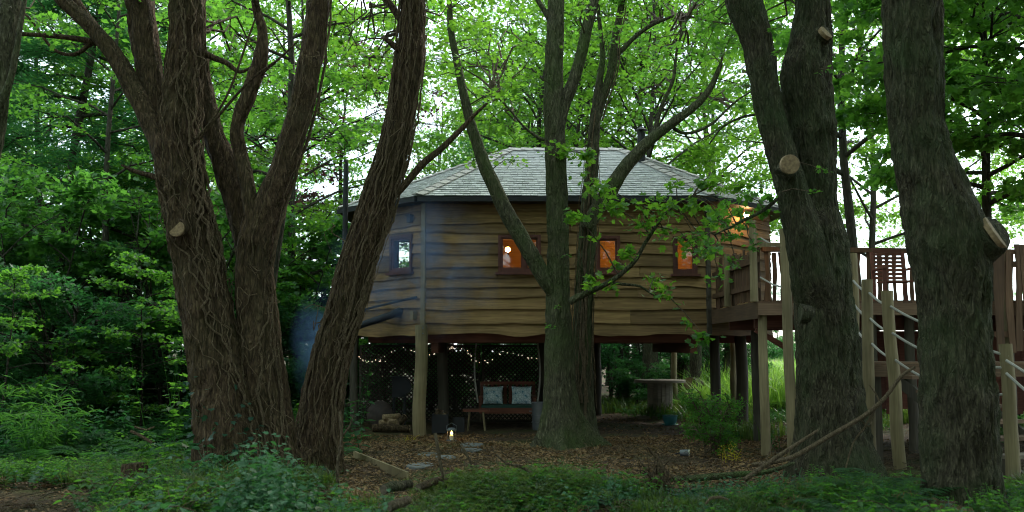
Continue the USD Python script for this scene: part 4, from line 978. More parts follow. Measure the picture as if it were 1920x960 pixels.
# the leaning tree beside it
T2 = Tree('leaning_tree', 'single trunk leaning right, wrapped in climber stems, left of the treehouse', 13.0, B_BROWN).start(600, 850)
c1 = T2.limb([(588, 930, 122), (594, 860, 98), (602, 790, 80), (614, 710, 70), (630, 645, 67), (645, 600, 66), (660, 545, 65), (671, 500, 65), (688, 450, 64), (704, 400, 62), (720, 345, 58), (734, 300, 54), (747, 245, 52), (757, 195, 51), (766, 130, 52), (771, 85, 51), (774, 20, 46), (779, -60, 44), (795, -300, 42), (800, -600, 24)], 'trunk', 110, .022, 31, (4, .45, .45), 7, .035)
T2.limb([(726, 378, 20), (758, 347, 14), (792, 308, 14), (828, 278, 12), (862, 245, 10), (890, 215, 7), (914, 193, 4)], 'branch', 14, .004, 32, dY=-.05)
T2.limb([(760, 100, 16), (738, 85, 12), (722, 72, 9)], 'dead_stub', 12, .004, 33, dY=-.1)
T2.limb([(770, 60, 18), (740, 20, 14), (700, -40, 10), (650, -140, 6)], 'limb', 14, .004, 34, dY=.2)
ro = np.random.default_rng(102)
T2.twigs(scatter_px(ro, 22, (620, 760), (-120, 260), (13.5, 17)) + scatter_px(ro, 6, (800, 900), (-60, 60), (13, 16)), L_BRIGHT, .085, LOBED, 34, .4)
T2.twigs(above(ro, 18, (-3, 1.0), (10.5, 15), (7.5, 11)), L_MID, .13, SIMPLE, 60, .75)
T2.done()
ivy_stems('dense upright mesh of climber stems around the leaning trunk', [c1], 34, 22, (-2.4, 12.7, 0), up=(.4, 1.0), arc=(-3.0, -.05), loops=16, wob=.22, rad=(.005, .011))

# the tree in front of the house
T3 = Tree('oak_tree', 'tall slim mossy tree standing directly before the front of the treehouse', 16.6, B_GREEN, slim=.96).start(1054, 825)
d1 = T3.limb([(1060, 850, 120), (1056, 815, 92), (1051, 770, 70), (1049, 720, 60), (1048, 650, 55), (1046, 560, 47), (1046, 480, 43), (1045, 400, 42), (1042, 300, 41), (1038, 210, 40), (1038, 130, 36), (1041, 60, 34), (1043, 0, 32), (1046, -80, 30), (1050, -400, 18)], 'trunk', 64, .014, 41, (5, .75, .42), 9, .05)
d2 = T3.limb([(1043, 320, 14), (1047, 240, 25), (1058, 195, 25), (1073, 158, 24), (1088, 110, 23), (1100, 55, 22), (1114, 0, 20), (1130, -90, 16)], seed=42, amp=.008, dY=.02)
d3 = T3.limb([(1050, 620, 12, .25), (1042, 562, 26, .08), (1024, 528, 30), (1002, 488, 32), (974, 440, 31), (948, 395, 30), (928, 352, 28), (908, 308, 26), (892, 262, 23), (880, 222, 20), (868, 170, 17), (856, 112, 15), (846, 60, 13), (842, 0, 11), (836, -90, 8)], seed=43, amp=.008, dY=-.1)
T3.limb([(1040, 52, 14), (1024, 25, 12), (1006, -5, 10), (985, -60, 7)], 'branch', 12, .004, 44)
T3.limb([(1046, 250, 8), (1020, 262, 7), (985, 240, 5), (955, 205, 4), (930, 180, 3)], 'branch', 8, .002, 45, dY=1.2)
ro = np.random.default_rng(103)
T3.twigs(scatter_px(ro, 40, (800, 1020), (-120, 190), (15.5, 20)) + scatter_px(ro, 14, (830, 980), (130, 285), (16.5, 20.5)), L_BRIGHT, .095, LOBED, 34, .42, maxd=6)
T3.twigs(scatter_px(ro, 9, (1060, 1180), (-60, 60), (15, 19)) + [P(940, 292, 17.0), P(885, 305, 16.8), P(1040, 278, 16), P(965, 300, 16.5)], L_BRIGHT, .09, LOBED, 22, .3)
T3.twigs([P(1046, 575, 16.2), P(1062, 480, 16.3), P(1070, 300, 16.3), P(1030, 612, 16.2)], L_MID, .06, LOBED, 9, .14)
T3.twigs(above(ro, 12, (-1, 3.0), (13, 17.5), (9, 12)), L_MID, .14, SIMPLE, 55, .8)
T3.done()
T4 = Tree('vine_wrapped_tree', 'darker vine-wrapped tree just right of the slim mossy trunk, forking before the roof', 17.2, B_GREEN, slim=.93).start(1096, 800)
e1 = T4.limb([(1096, 840, 74), (1094, 800, 56), (1092, 740, 46), (1092, 660, 40), (1093, 590, 37), (1097, 520, 34), (1102, 440, 35), (1105, 370, 31), (1110, 310, 26), (1113, 255, 23), (1118, 205, 22)], 'trunk', 52, .014, 46, (4, .6, .4), 9, .05)
e2 = T4.limb([(1117, 215, 17), (1119, 180, 16), (1126, 140, 14), (1130, 105, 12), (1126, 60, 9), (1120, 0, 7)], seed=47, amp=.006)
e3 = T4.limb([(1116, 230, 20), (1129, 185, 20), (1145, 140, 19), (1151, 105, 18), (1153, 70, 16), (1162, 30, 15), (1172, -30, 13), (1190, -120, 9)], seed=48, amp=.006)
T4.limb([(1148, 108, 13), (1168, 92, 11), (1190, 70, 9), (1220, 48, 8), (1262, 30, 6)], 'branch', 12, .004, 49)
e5 = T4.limb([(1100, 430, 26), (1118, 395, 30), (1142, 360, 32), (1166, 322, 29), (1192, 290, 26), (1222, 260, 23), (1258, 232, 20), (1296, 205, 17), (1330, 168, 13), (1352, 120, 9)], seed=50, amp=.008, dY=-.15)
T4.limb([(1255, 235, 9), (1285, 250, 7), (1330, 235, 6), (1380, 190, 4), (1420, 165, 3)], 'branch', 8, .002, 51)
T4.limb([(1225, 258, 10), (1240, 200, 8), (1262, 150, 7), (1270, 90, 5), (1290, 30, 4)], 'branch', 8, .002, 52)
e6 = T4.limb([(1068, 566, 15), (1086, 556, 14), (1110, 545, 12), (1150, 524, 10), (1188, 492, 9), (1206, 462, 8), (1226, 430, 7), (1246, 402, 6), (1270, 382, 5), (1300, 366, 3)], 'branch', 14, .003, 53, dY=-1.2)
e7 = T4.limb([(1140, 530, 8), (1170, 533, 6), (1200, 537, 5), (1222, 552, 3)], 'branch', 8, .002, 54, dY=-1.2)
ro = np.random.default_rng(104)
T4.twigs(scatter_px(ro, 40, (1060, 1400), (-80, 120), (16, 20)) + scatter_px(ro, 16, (1180, 1400), (90, 250), (17.5, 21)), L_MID, .09, LOBED, 34, .40)
low = [(1130, 385), (1160, 400), (1120, 530), (1180, 470), (1215, 390), (1210, 420), (1235, 372), (1262, 350), (1250, 440), (1290, 440), (1270, 395), (1300, 470), (1330, 480), (1320, 350), (1350, 390), (1345, 330), (1375, 350), (1300, 390), (1330, 430), (1240, 552), (1235, 530), (1160, 500), (1080, 400), (1100, 300), (1090, 335), (1120, 345), (1060, 285)]
T4.twigs([P(x + ro.normal(0, 6), y + ro.normal(0, 6), 15.9 + ro.normal(0, .3)) for x, y in low], L_BRIGHT, .125, LOBED, 32, .29, droop=.35, spread=.7, flat=.5)
T4.twigs([P(1340, 470, 15.6), P(1365, 420, 15.5), (P(1390, 400, 15.6)), P(1320, 630, 15.5)], L_MID, .115, LOBED, 30, .28, droop=.35, spread=.7, flat=.5)
T4.twigs(above(ro, 10, (2, 6.0), (14, 18), (9, 12)), L_MID, .14, SIMPLE, 50, .8)
T4.done()
ivy_stems('thin climber stems up the trunk just right of the slim mossy tree', [e1, e1, e3], 20, 23, (1.3, 17, 0), up=(.4, 1.0), arc=(-3.0, -.05), loops=5, wob=.2)

# the double-stemmed tree at right
T5 = Tree('twin_stem_tree', 'large dark tree splitting into two stems, a pale sawn branch end on the left stem', 12.5, B_GREY, slim=.93).start(1560, 860)
f1 = T5.limb([(1572, 960, 190), (1566, 880, 162), (1560, 810, 138), (1556, 740, 128), (1552, 660, 122), (1546, 580, 116), (1540, 500, 112), (1534, 440, 108), (1530, 390, 84), (1528, 330, 82), (1524, 250, 90), (1516, 190, 96), (1512, 140, 102), (1520, 80, 84), (1524, 20, 70), (1525, -80, 64), (1530, -400, 44)], 'trunk', 160, .022, 61, (5, .55, .45), 8, .03)
f2 = T5.limb([(1556, 760, 40, .5), (1546, 640, 78, .32), (1530, 540, 92, .1), (1512, 460, 80, 0), (1494, 395, 68), (1480, 340, 61), (1466, 290, 58), (1450, 235, 57), (1438, 185, 58), (1430, 140, 60), (1420, 80, 62), (1400, 20, 72), (1380, -40, 66), (1350, -200, 50), (1300, -420, 30)], 'limb', 90, .014, 62, None, 9, .035, dY=-.22)
T5.limb([(1464, 330, 34), (1474, 318, 38), (1481, 309, 39), (1484, 307, 38)], 'sawn_stub', 28, .004, 63, dY=-.42, step=.03)
disc(T5.t, P(1482, 308, 11.78), (.08, -1, -.1), .116, .06, squash=.98)
T5.limb([(1526, 100, 50, .1), (1541, 74, 38, -.16), (1549, 61, 33, -.28)], 'sawn_stub', 28, .005, 67, step=.03)
disc(T5.t, P(1549.5, 60, 12.21), (.50, -.66, .56), .098, .05, squash=.9)
T5.limb([(1500, 588, 40), (1518, 590, 36), (1522, 592, 30)], 'knot', 20, .006, 64, dY=-.72, step=.03)
f5 = T5.limb([(1466, 360, 10), (1452, 378, 8), (1425, 398, 7), (1390, 415, 6), (1372, 425, 4), (1340, 440, 3)], 'branch', 10, .003, 65, dY=-.5)
T5.limb([(1416, 215, 5), (1390, 220, 5), (1355, 238, 4), (1330, 270, 3)], 'branch', 8, .002, 66, dY=-.3)
ro = np.random.default_rng(105)
T5.twigs([P(x, y, 12.0 + ro.normal(0, .2)) for x, y in ((1360, 380), (1400, 370), (1420, 345), (1370, 445), (1440, 370), (1395, 420), (1415, 460), (1380, 490), (1350, 520), (1430, 395), (1345, 410), (1330, 455))], L_MID, .085, LOBED, 26, .19, droop=.3, spread=.7, flat=.5)
T5.twigs(scatter_px(ro, 16, (1280, 1420), (-80, 120), (12, 15)) + scatter_px(ro, 6, (1440, 1500), (-40, 90), (12.8, 15)), L_MID, .085, LOBED, 30, .36)
T5.twigs([P(1540, 318, 11.9), P(1450, 55, 11.9), P(1460, 98, 11.9), P(1528, 360, 11.8), P(1550, 130, 12.0)], L_MID, .06, LOBED, 9, .12)
T5.twigs(above(ro, 24, (1, 6.0), (9, 14), (7, 11)), L_MID, .13, SIMPLE, 60, .75)
T5.done()

# the bent tree at far right
T6 = Tree('bent_tree', 'thick grey trunk nearest the camera, bending left above a broad sawn limb stub', 10.0, B_GREY, slim=.91).start(1800, 960)
g1 = T6.limb([(1812, 1080, 190), (1806, 980, 166), (1802, 900, 146), (1798, 830, 146), (1797, 760, 150), (1793, 700, 142), (1790, 630, 138), (1788, 570, 138), (1784, 510, 146), (1776, 455, 158), (1764, 405, 150), (1748, 350, 132), (1732, 300, 116), (1720, 240, 110), (1716, 180, 111), (1713, 110, 114), (1711, 40, 116), (1709, -60, 116), (1712, -300, 96), (1720, -560, 60)], 'trunk', 170, .022, 71, (5, .5, .4), 8, .03)
T6.limb([(1768, 560, 60, .2), (1782, 510, 100, .1), (1812, 476, 98), (1846, 451, 86, -.13), (1866, 437, 78, -.24)], 'sawn_stub', 40, .012, 72, dY=-.02, step=.035)
disc(T6.t, P(1868, 435.5, 9.76), (.70, -.51, .50), .18, .05, squash=.95)
ro = np.random.default_rng(106)
T6.twigs(above(ro, 44, (-1.5, 8.0), (3.5, 12.5), (6.3, 10)), L_MID, .13, SIMPLE, 60, .75)
T6.done()
# the trunk cut off by the left edge
T7 = Tree('edge_tree', 'greenish trunk half cut off by the left edge with a thin dark branch', 11.0, B_GREEN).start(-60, 900)
T7.limb([(-90, 900, 60), (-70, 600, 52), (-40, 400, 46), (-14, 250, 42), (4, 130, 40), (14, 40, 40), (24, -60, 38), (40, -300, 26)], 'trunk', 36, .012, 81)
T7.limb([(-4, 200, 18), (16, 160, 14), (28, 110, 12), (38, 50, 10), (50, -20, 8)], 'branch', 12, .004, 82, dY=-.2)
T7.twigs(scatter_px(np.random.default_rng(7), 6, (-60, 60), (-80, 60), (11, 13)), L_DARK, .08, LOBED, 30, .35)
T7.done()

# ------------------------------------------------------------------ background trees
def proto_tree(name, label, loc, data, lm, wm=B_FAR, rotz=0.0, scale=1.0, group=None, cat='tree'):
    path = numbered('/World/' + name)
    x = UsdGeom.Xform.Define(stage, path); x.AddTransformOp(opSuffix='place').Set(xf(loc, rotz, scale))
    pr = tag(x.GetPrim(), label, cat, group)
    tr, wd, lv = data
    for nm, me, m in (('trunk', tr, wm), ('limbs', wd, wm), ('crown', lv, lm)):
        pth = path + '/' + nm; COUNT[pth] = 1
        p = usdkit.mesh(stage, pth, me, m, smooth=nm != 'crown').GetPrim()
        if nm != 'trunk': p.SetCustomDataByKey('kind', 'stuff')
    return pr
KIND = {
 'maple': dict(d=grow(201, 15, 2.2, 4.6, 30, 9, 62, .155, SIMPLE, .17, .75), m=L_MID),
 'bright': dict(d=grow(202, 14, 3.0, 4.2, 28, 9, 56, .15, SIMPLE, .15, .70), m=L_BRIGHT),
 'slender': dict(d=grow(203, 13, 4.5, 2.6, 22, 8, 50, .14, SIMPLE, .10, .55), m=L_MID),
 'dark': dict(d=grow(204, 13, 1.0, 4.2, 34, 9, 66, .15, SIMPLE, .18, .70), m=L_TEAL),
 'conifer': dict(d=grow(205, 16, 3.0, 3.3, 46, 10, 75, .30, NARROW, .16, .55, prof=lambda t: 1.05 - .8 * t, elev=.05, droop=.55, spread=.25, flat=.5, head=np.array([0, 0, -.9])), m=L_TEAL),
 'lacy': dict(d=grow(206, 14, 3.8, 5.4, 24, 9, 74, .15, SIMPLE, .13, .78, elev=.8, droop=.3, flat=.35), m=L_BRIGHT),
 'high': dict(d=grow(213, 16, 6.2, 4.8, 28, 9, 52, .15, SIMPLE, .17, .75, elev=.7), m=L_BRIGHT),
 'copper': dict(d=grow(207, 12, 3.5, 3.0, 20, 8, 55, .14, SIMPLE, .12, .6), m=L_PURPLE),
 'hazel': dict(d=grow(208, 4.6, .5, 2.3, 30, 8, 38, .135, LOBED, .09, .42, multi=5, elev=.7), m=L_HAZEL),
 'bush': dict(d=grow(209, 2.6, .15, 1.7, 28, 8, 50, .10, SIMPLE, .07, .38, multi=4, elev=.6), m=L_TEAL),
 'sapling': dict(d=grow(210, 5.5, .8, 1.7, 18, 6, 30, .125, LOBED, .045, .42, elev=.3), m=L_MID),
 'holly': dict(d=grow(211, 11, 4.0, 3.2, 40, 9, 70, .14, LOBED, .12, .62, spread=.75), m=L_MID),
 'brightbush': dict(d=grow(212, 2.2, .1, 1.6, 26, 8, 50, .10, SIMPLE, .06, .38, multi=4, elev=.6), m=L_FERN),
}
NAMES = {'maple': 'broadleaf_tree', 'bright': 'light_green_tree', 'slender': 'slender_tree', 'dark': 'dense_tree', 'conifer': 'drooping_tree', 'lacy': 'open_crowned_tree', 'high': 'high_crowned_tree', 'copper': 'copper_tree', 'hazel': 'hazel_bush', 'bush': 'dark_bush', 'sapling': 'sapling', 'holly': 'small_leaved_tree', 'brightbush': 'bright_bush'}
CATS = {'hazel': 'bush', 'bush': 'bush', 'brightbush': 'bush'}
FIRST = {}
prng = np.random.default_rng(77)
def plant(kind, px, Y, scale, label, group=None, m=None):
    x = (px - 960) * Y / F
    loc = (x, Y, float(H(x, Y)) * max(0, 1.6 - abs(Y - 16) / 60) - .03); rot = prng.uniform(0, 6.28); scale *= prng.uniform(.95, 1.05)
    if kind not in FIRST:
        FIRST[kind] = proto_tree(NAMES[kind], label, loc, KIND[kind]['d'], KIND[kind]['m'], rotz=rot, scale=scale, group=group, cat=CATS.get(kind, 'tree'))
        return FIRST[kind]
    src = FIRST[kind]
    return copy_of(src, loc, rot, scale, label, group)
GL, GC, GR = 'trees of the wood behind the forked trunk', 'trees behind the treehouse roof', 'trees beyond the deck'
for a in [
 ('conifer', 100, 24, 1.0, 'tree with drooping needle-like sprays at far left, nearest of its kind', None),
 ('conifer', -60, 30, 1.1, 'drooping needled tree at the left edge, behind the nearer drooping tree', None),
 ('dark', 60, 30, 1.0, 'dense dark teal tree low behind the drooping tree at far left', None),
 ('slender', 205, 21, .95, 'slender straight trunk between the drooping tree and the forked tree', None),
 ('maple', 210, 33, 1.05, 'broad leafy tree behind the slender trunk left of the forked tree', None),
 ('maple', -20, 38, 1.1, 'broad leafy tree far back at the left edge', None),
 ('maple', 300, 27, .92, 'broad leafy tree close behind the left side of the big forked trunk', None),
 ('bright', 430, 30, 1.0, 'light green tree showing between the stems of the forked tree', None),
 ('maple', 560, 36, 1.0, 'broad leafy tree far back between the forked tree and the leaning trunk', None),
 ('dark', 400, 38, 1.05, 'dark leafy tree far back behind the middle of the forked tree', None),
 ('bright', 550, 25, .88, 'bright green tree in the gap between the forked tree and the leaning trunk', None),
 ('slender', 508, 17, 1.0, 'straight slim background trunk showing just behind the right stem of the forked tree', None),
 ('slender', 312, 25, .9, 'slim pale trunk just left of the big forked trunk', None),
 ('copper', 628, 34, 1.05, 'dark purple-leaved tree behind the leaning trunk', None),
 ('bright', 985, 32, 1.02, 'bright yellow-green tree behind the roof just left of the slim mossy trunk', None),
 ('dark', 985, 42, 1.0, 'dark leafy tree behind the middle of the roof', None),
 ('maple', 1000, 46, 1.1, 'broad leafy tree far behind the ridge of the roof', None),
 ('lacy', 1080, 34, 1.1, 'open-crowned tree behind the roof ridge right of the slim mossy trunk', None),
 ('lacy', 1220, 30, 1.05, 'open-crowned tree behind the flue on the right of the roof', None),
 ('dark', 1255, 44, .72, 'low dark tree behind the right hip of the roof', None),
 ('lacy', 1330, 38, 1.15, 'open-crowned tree behind the right end of the roof', None),
 ('maple', 1020, 40, 1.05, 'broad leafy tree far behind the slim mossy trunk', None),
 ('maple', 1140, 43, 1.08, 'broad leafy tree far behind the vine-wrapped stem', None),
 ('high', 1330, 40, 1.0, 'high crown far behind the right end of the roof', None),
 ('lacy', 812, 46, 1.0, 'thin-crowned tree far behind the left slope of the roof', None),
 ('bright', 1090, 37, 1.0, 'light green tree far behind the two middle trunks', None),
 ('lacy', 1650, 30, 1.0, 'open-crowned tree behind the back deck railing between the two big trunks', None),
 ('high', 1605, 24, .95, 'high bright crown filling the gap between the two big right trunks', None),
 ('high', 1190, 36, 1.0, 'high light crown above the flue', None),

 ('lacy', 1760, 42, 1.15, 'open-crowned tree beyond the deck behind the bent trunk', None),
 ('high', 1990, 34, 1.1, 'high crown beyond the deck at the right edge', None),
 ('holly', 1872, 19, 1.12, 'dense small-leaved dark tree at the far right behind the bent trunk', None),
 ('holly', 2050, 17, 1.2, 'dense small-leaved dark tree at the very right edge', None),
]: plant(*a)
GU = 'bushes of the undergrowth at left'
for a in [
 ('hazel', 330, 20.5, .95, 'hazel bush with layered bright leaves just left of the big forked trunk', None),
 ('hazel', 60, 19.0, .95, 'broad hazel bush at the left edge below the drooping tree', None),
 ('hazel', 180, 25, 1.1, 'leafy bush behind the slender trunk at left', None),
 ('hazel', -80, 22, 1.1, 'leafy bush half outside the left edge', None),
 ('hazel', 535, 23.5, .9, 'hazel bush in the gap between the forked tree and the leaning trunk', None),
 ('hazel', 450, 26, 1.1, 'leafy bush behind the fork of the big forked tree', None),
 ('sapling', 265, 17.5, .62, 'young thin sapling with bright leaves left of the forked tree', None),
 ('sapling', 620, 25, .9, 'young sapling behind the blue smoke left of the leaning trunk', None),
 ('sapling', 15, 15.5, .55, 'young sapling above the grassy shrub at the left edge', None),
 ('bush', 120, 17.5, 1.0, 'dark bush below the slender tree at left', None),
 ('bush', 230, 21, 1.2, 'dark bush in deep shade right of the slender trunk at left', None), ('bush', 20, 23, 1.2, 'dark bush in deep shade below the broad hazel at the left edge', None), ('bush', 350, 23, 1.0, 'dark bush just left of the foot of the forked tree', None), ('bush', -90, 17, 1.0, 'dark bush cut by the left edge above the path', None),
 ('bush', 480, 22, .9, 'dark bush seen low between the stems of the forked tree', None), 
 ('bush', 1150, 29, 1.25, 'dark bush seen under the house behind the mossy trunk', None), ('bush', 1215, 32, 1.3, 'dark bush seen under the house behind the cable drum table', None), ('bush', 1060, 30, 1.3, 'dark bush behind the trellis', None), ('bush', 1310, 31, 1.0, 'dark bush seen under the house among the posts', None),
 ('brightbush', 1195, 26.5, .55, 'bright green bush under the house left of the cable drum table', None), ('brightbush', 1330, 28, .8, 'bright green bush under the house right of the cable drum table', None),
 ('brightbush', 860, 25.5, .9, 'green bush glimpsed through the trellis', None), ('brightbush', 720, 25, .8, 'green bush behind the trellis near the black stove', None),
 ('bush', 700, 26, 1.15, 'dark bush behind the left end of the trellis', None), ('bush', 800, 26.5, 1.2, 'dark bush behind the trellis beside the front corner post', None), ('bush', 905, 26.5, 1.2, 'dark bush behind the trellis left of the swing bench', None), ('bush', 990, 27, 1.2, 'dark bush behind the swing bench', None),
 ('bush', -30, 29, 1.5, 'dark bush deep in the wood at the left edge', None), ('bush', 110, 31, 1.5, 'dark bush deep in the wood below the drooping tree', None), ('bush', 290, 32, 1.5, 'dark bush deep in the wood left of the forked trunk', None), ('bush', 560, 31, 1.4, 'dark bush deep in the wood between the forked and leaning trunks', None),
 ('bush', 640, 27, 1.0, 'dark bush left of the trellis behind the leaning trunk', None),
 ('bush', 1400, 33, .8, 'dark green bush at the edge of the bright field', None),
 ('brightbush', 1900, 20, .9, 'bright bush under the right end of the deck', None), ('brightbush', 1790, 24, .9, 'bright bush behind the bent trunk', None),
]: plant(*a)
for px, Y, r in ((1215, 27.5, .22), (1272, 28.5, .30), (1300, 26.5, .16), (1165, 31, .2), (1368, 27.5, .22)):
    b = on_ground(px, Y)
    t = thing('background_trunk', {1215: 'dark trunk under the house behind the table', 1272: 'thick pale trunk behind the cable drum table', 1300: 'grey lit trunk just right of the cable drum table', 1165: 'dark trunk among the bushes under the house', 1368: 'dark trunk among the posts beside the bright field'}[px], 'tree', b)
    me, _ = bark_tube([[*(b + [0, 0, -.1]), r * 1.3], [*(b + [.02, 0, .6]), r], [*(b + [.05, 0, 2.5]), r * .95], [*(b + [.0, .1, 6]), r * .8]], .12, 20, .012, px)
    obj('trunk', me, B_GREY, t, smooth=True)
# the far wood: one mass of the same trees
def instancer(name, protos, places, kind='stuff', label=None, cat=None):
    pi = UsdGeom.PointInstancer.Define(stage, '/World/' + name)
    for nm, _, _ in protos: UsdGeom.Xform.Define(stage, f'/World/{name}/protos/{nm}')
    for i, (nm, me, m) in enumerate(protos):
        if isinstance(me, list):
            for sub, me2, m2 in me: usdkit.mesh(stage, f'/World/{name}/protos/{nm}/{sub}', me2, m2)
        else: usdkit.mesh(stage, f'/World/{name}/protos/{nm}', me, m)
    pi.CreatePrototypesRel().SetTargets([Sdf.Path(f'/World/{name}/protos/{nm}') for nm, _, _ in protos])
    pos, rot, sc, idx = places
    pi.CreatePositionsAttr(Vt.Vec3fArray.FromNumpy(np.asarray(pos, np.float32)))
    rot = np.asarray(rot)
    pi.CreateOrientationsAttr(Vt.QuathArray([Gf.Quath(float(math.cos(a / 2)), 0, 0, float(math.sin(a / 2))) for a in rot]))
    pi.CreateScalesAttr(Vt.Vec3fArray.FromNumpy(np.repeat(np.asarray(sc, np.float32)[:, None], 3, 1)))
    pi.CreateProtoIndicesAttr(Vt.IntArray([int(i) for i in idx]))
    return tag(pi.GetPrim(), label, cat, None, kind)
def merged(kind):
    tr, wd, lv = KIND[kind]['d']; return lv
wr_ = np.random.default_rng(90)
pos, rot, sc, idx = [], [], [], []
for k in range(33):
    Y = wr_.uniform(44, 85); px = wr_.uniform(-500, 1150) if k < 28 else wr_.uniform(1250, 2400)
    if 0 < px < 260: px -= 300
    if 560 < px < 880: px += 330
    if k >= 28: Y = wr_.uniform(90, 130)
    pos.append(((px - 960) * Y / F, Y, -.1)); rot.append(wr_.uniform(0, 6.28)); sc.append(wr_.uniform(.9, 1.35) if k < 28 else wr_.uniform(.5, .7)); idx.append(wr_.integers(0, 3))
for k in range(52):                               # the same wood goes on round and behind the camera
    a = wr_.uniform(-2.9, 2.9) if k < 40 else wr_.choice([-1, 1]) * wr_.uniform(1.2, 1.9); d = wr_.uniform(9, 30)
    x, y = d * math.sin(a), -d * math.cos(a)
    if y > -5.5 and abs(x) < 13 + .62 * max(0, y): x = math.copysign(13 + .75 * max(0, y) + wr_.uniform(0, 8), x)
    pos.append((x, y, -.1)); rot.append(wr_.uniform(0, 6.28)); sc.append(wr_.uniform(.9, 1.25)); idx.append(wr_.integers(0, 3))
for x, y in ((-9.0, 6.5), (-6.5, 2.0), (-4.0, -3.0), (1.0, -4.5), (5.5, -2.5), (6.0, 2.5), (8.5, 6.5)):
    pos.append((x, y, -.1)); rot.append(wr_.uniform(0, 6.28)); sc.append(wr_.uniform(1.0, 1.12)); idx.append(3)
for x, y in ((-7, -9), (-4, -12), (-1.2, -9.5), (1.8, -12), (4.2, -9.5), (7.2, -12), (0.3, -15), (-5.5, -16), (5.6, -16), (9, -8.5), (-10, -8)):
    pos.append((x, y, -.1)); rot.append(wr_.uniform(0, 6.28)); sc.append(wr_.uniform(.95, 1.15)); idx.append(1)
def wood_of(k, m): tr, wd, lv = KIND[k]['d']; return [('trunk', tr, B_FAR), ('limbs', wd, B_FAR), ('crown', lv, m)]
instancer('far_wood', [('green_tree', wood_of('maple', L_MID), None), ('dark_tree', wood_of('dark', L_TEAL), None), ('light_tree', wood_of('bright', L_BRIGHT), None), ('high_tree', wood_of('high', L_MID), None)], (pos, rot, sc, idx), label='mass of leafy woodland far behind the treehouse and the left trunks', cat='wood')
pos, rot, sc, idx = [], [], [], []
for k in range(40):
    x = wr_.uniform(5, 75); pos.append((x, wr_.uniform(52, 60), -.2)); rot.append(wr_.uniform(0, 6.28)); sc.append(wr_.uniform(.7, 1.05)); idx.append(0)
instancer('far_hedge', [('hedge_bush', KIND['bush']['d'][2], L_FERN)], (pos, rot, sc, idx), label='low green hedge along the far side of the bright field', cat='hedge')

# ------------------------------------------------------------------ undergrowth
def fern_mesh(seed, nf=10, length=.7, pinnae=16, w=.16, upright=.75):
    rng = np.random.default_rng(seed); out = []
    for k in range(nf):
        az = 2 * np.pi * k / nf + rng.uniform(-.3, .3); L_ = length * rng.uniform(.7, 1.15); up = upright * rng.uniform(.7, 1.2)
        d = np.array([math.cos(az), math.sin(az), 0]); s = np.array([-d[1], d[0], 0])
        u = np.linspace(0, 1, pinnae)
        spine = d * (u * L_ * .9)[:, None] + np.array([0, 0, 1]) * (L_ * up * (u * 1.3 - .95 * u ** 2.2))[:, None]
        out.append(tube(spine[::3], np.linspace(.006, .002, len(spine[::3])), 3, False))
        for i in range(2, pinnae):
            wd = w * math.sin(math.pi * (0.12 + .86 * u[i])) ** .8 * L_ / .7
            for sg in (-1, 1):
                a = spine[i]; b = a + s * sg * wd + d * wd * .35 + [0, 0, -.12 * wd]; t = d * (.028 * L_ / .7)
                m1 = (a + b) / 2
                out.append((np.array([a, m1 + t + [0, 0, .006], b, m1 - t * .6]), np.array([[0, 1, 2], [0, 2, 3]])))
    return cat_(out)
def nettle_mesh(seed, stems=5, h=.55, leaf=.085, tpl=HEART):
    rng = np.random.default_rng(seed); out = []
    for k in range(stems):
        b = np.array([*rng.normal(0, .10, 2), 0]); lean = np.array([*rng.normal(0, .16, 2), 1]); hh = h * rng.uniform(.6, 1.15)
        u = np.linspace(0, 1, 6)[:, None]; line = b + lean * u * hh + np.array([*rng.normal(0, .08, 2), 0]) * u ** 2
        out.append(tube(line, np.linspace(.005, .002, 6), 4, False))
        for i in range(9):
            f = .2 + .8 * i / 8; p = b + lean * f * hh; a0 = i * 1.57 + rng.uniform(-.3, .3); sz = leaf * (1.25 - .75 * f) * rng.uniform(.8, 1.2)
            for sg in (0, math.pi):
                a = a0 + sg; hd_ = np.array([math.cos(a), math.sin(a), -.25])
                out.append(leaves([p + hd_ * .02], sz, rng, tpl, .25, hd_ * 2.5))
    return cat_(out)
def tuft_mesh(seed, n=46, h=.22, r=.10, w=.006, curl=.6):
    rng = np.random.default_rng(seed); vs, fs, k = [], [], 0
    for i in range(n):
        b = np.array([*rng.normal(0, r * .5, 2), 0]); a = rng.uniform(0, 6.28); d = np.array([math.cos(a), math.sin(a), 0]); s = np.array([-d[1], d[0], 0]); hh = h * rng.uniform(.5, 1.25); c = curl * rng.uniform(.3, 1.3) * hh
        p0, p1, p2 = b, b + [0, 0, hh * .6] + d * c * .25, b + [0, 0, hh * (1 - .25 * c / hh)] + d * c
        vs += [p0 - s * w, p0 + s * w, p1 + s * w * .8, p1 - s * w * .8, p2]; fs += [[k, k + 1, k + 2], [k, k + 2, k + 3], [k + 3, k + 2, k + 4]]; k += 5
    return np.array(vs), np.array(fs)
def weed_mesh(seed, n=14, h=.17):
    "soft scrambling weed: thin stems ringed with whorls of narrow leaves"
    rng = np.random.default_rng(seed); out = []
    for i in range(n):
        b = np.array([*rng.normal(0, .10, 2), 0]); d = np.array([*rng.normal(0, .55, 2), 1.0]) * h * rng.uniform(.6, 1.3)
        u = np.linspace(0, 1, 5)[:, None]; line = b + d * u + np.array([*rng.normal(0, .08, 2), -.04]) * u ** 2
        out.append(tube(line, .002, 3, False))
        for q in line[1:]:
            m = 6; az = np.arange(m) * 6.28 / m + rng.uniform(0, 1)
            for a in az: out.append(leaves([q], .042, rng, NARROW if i % 3 else SIMPLE, .3, np.array([math.cos(a), math.sin(a), .3]) * 3))
    return cat_(out)
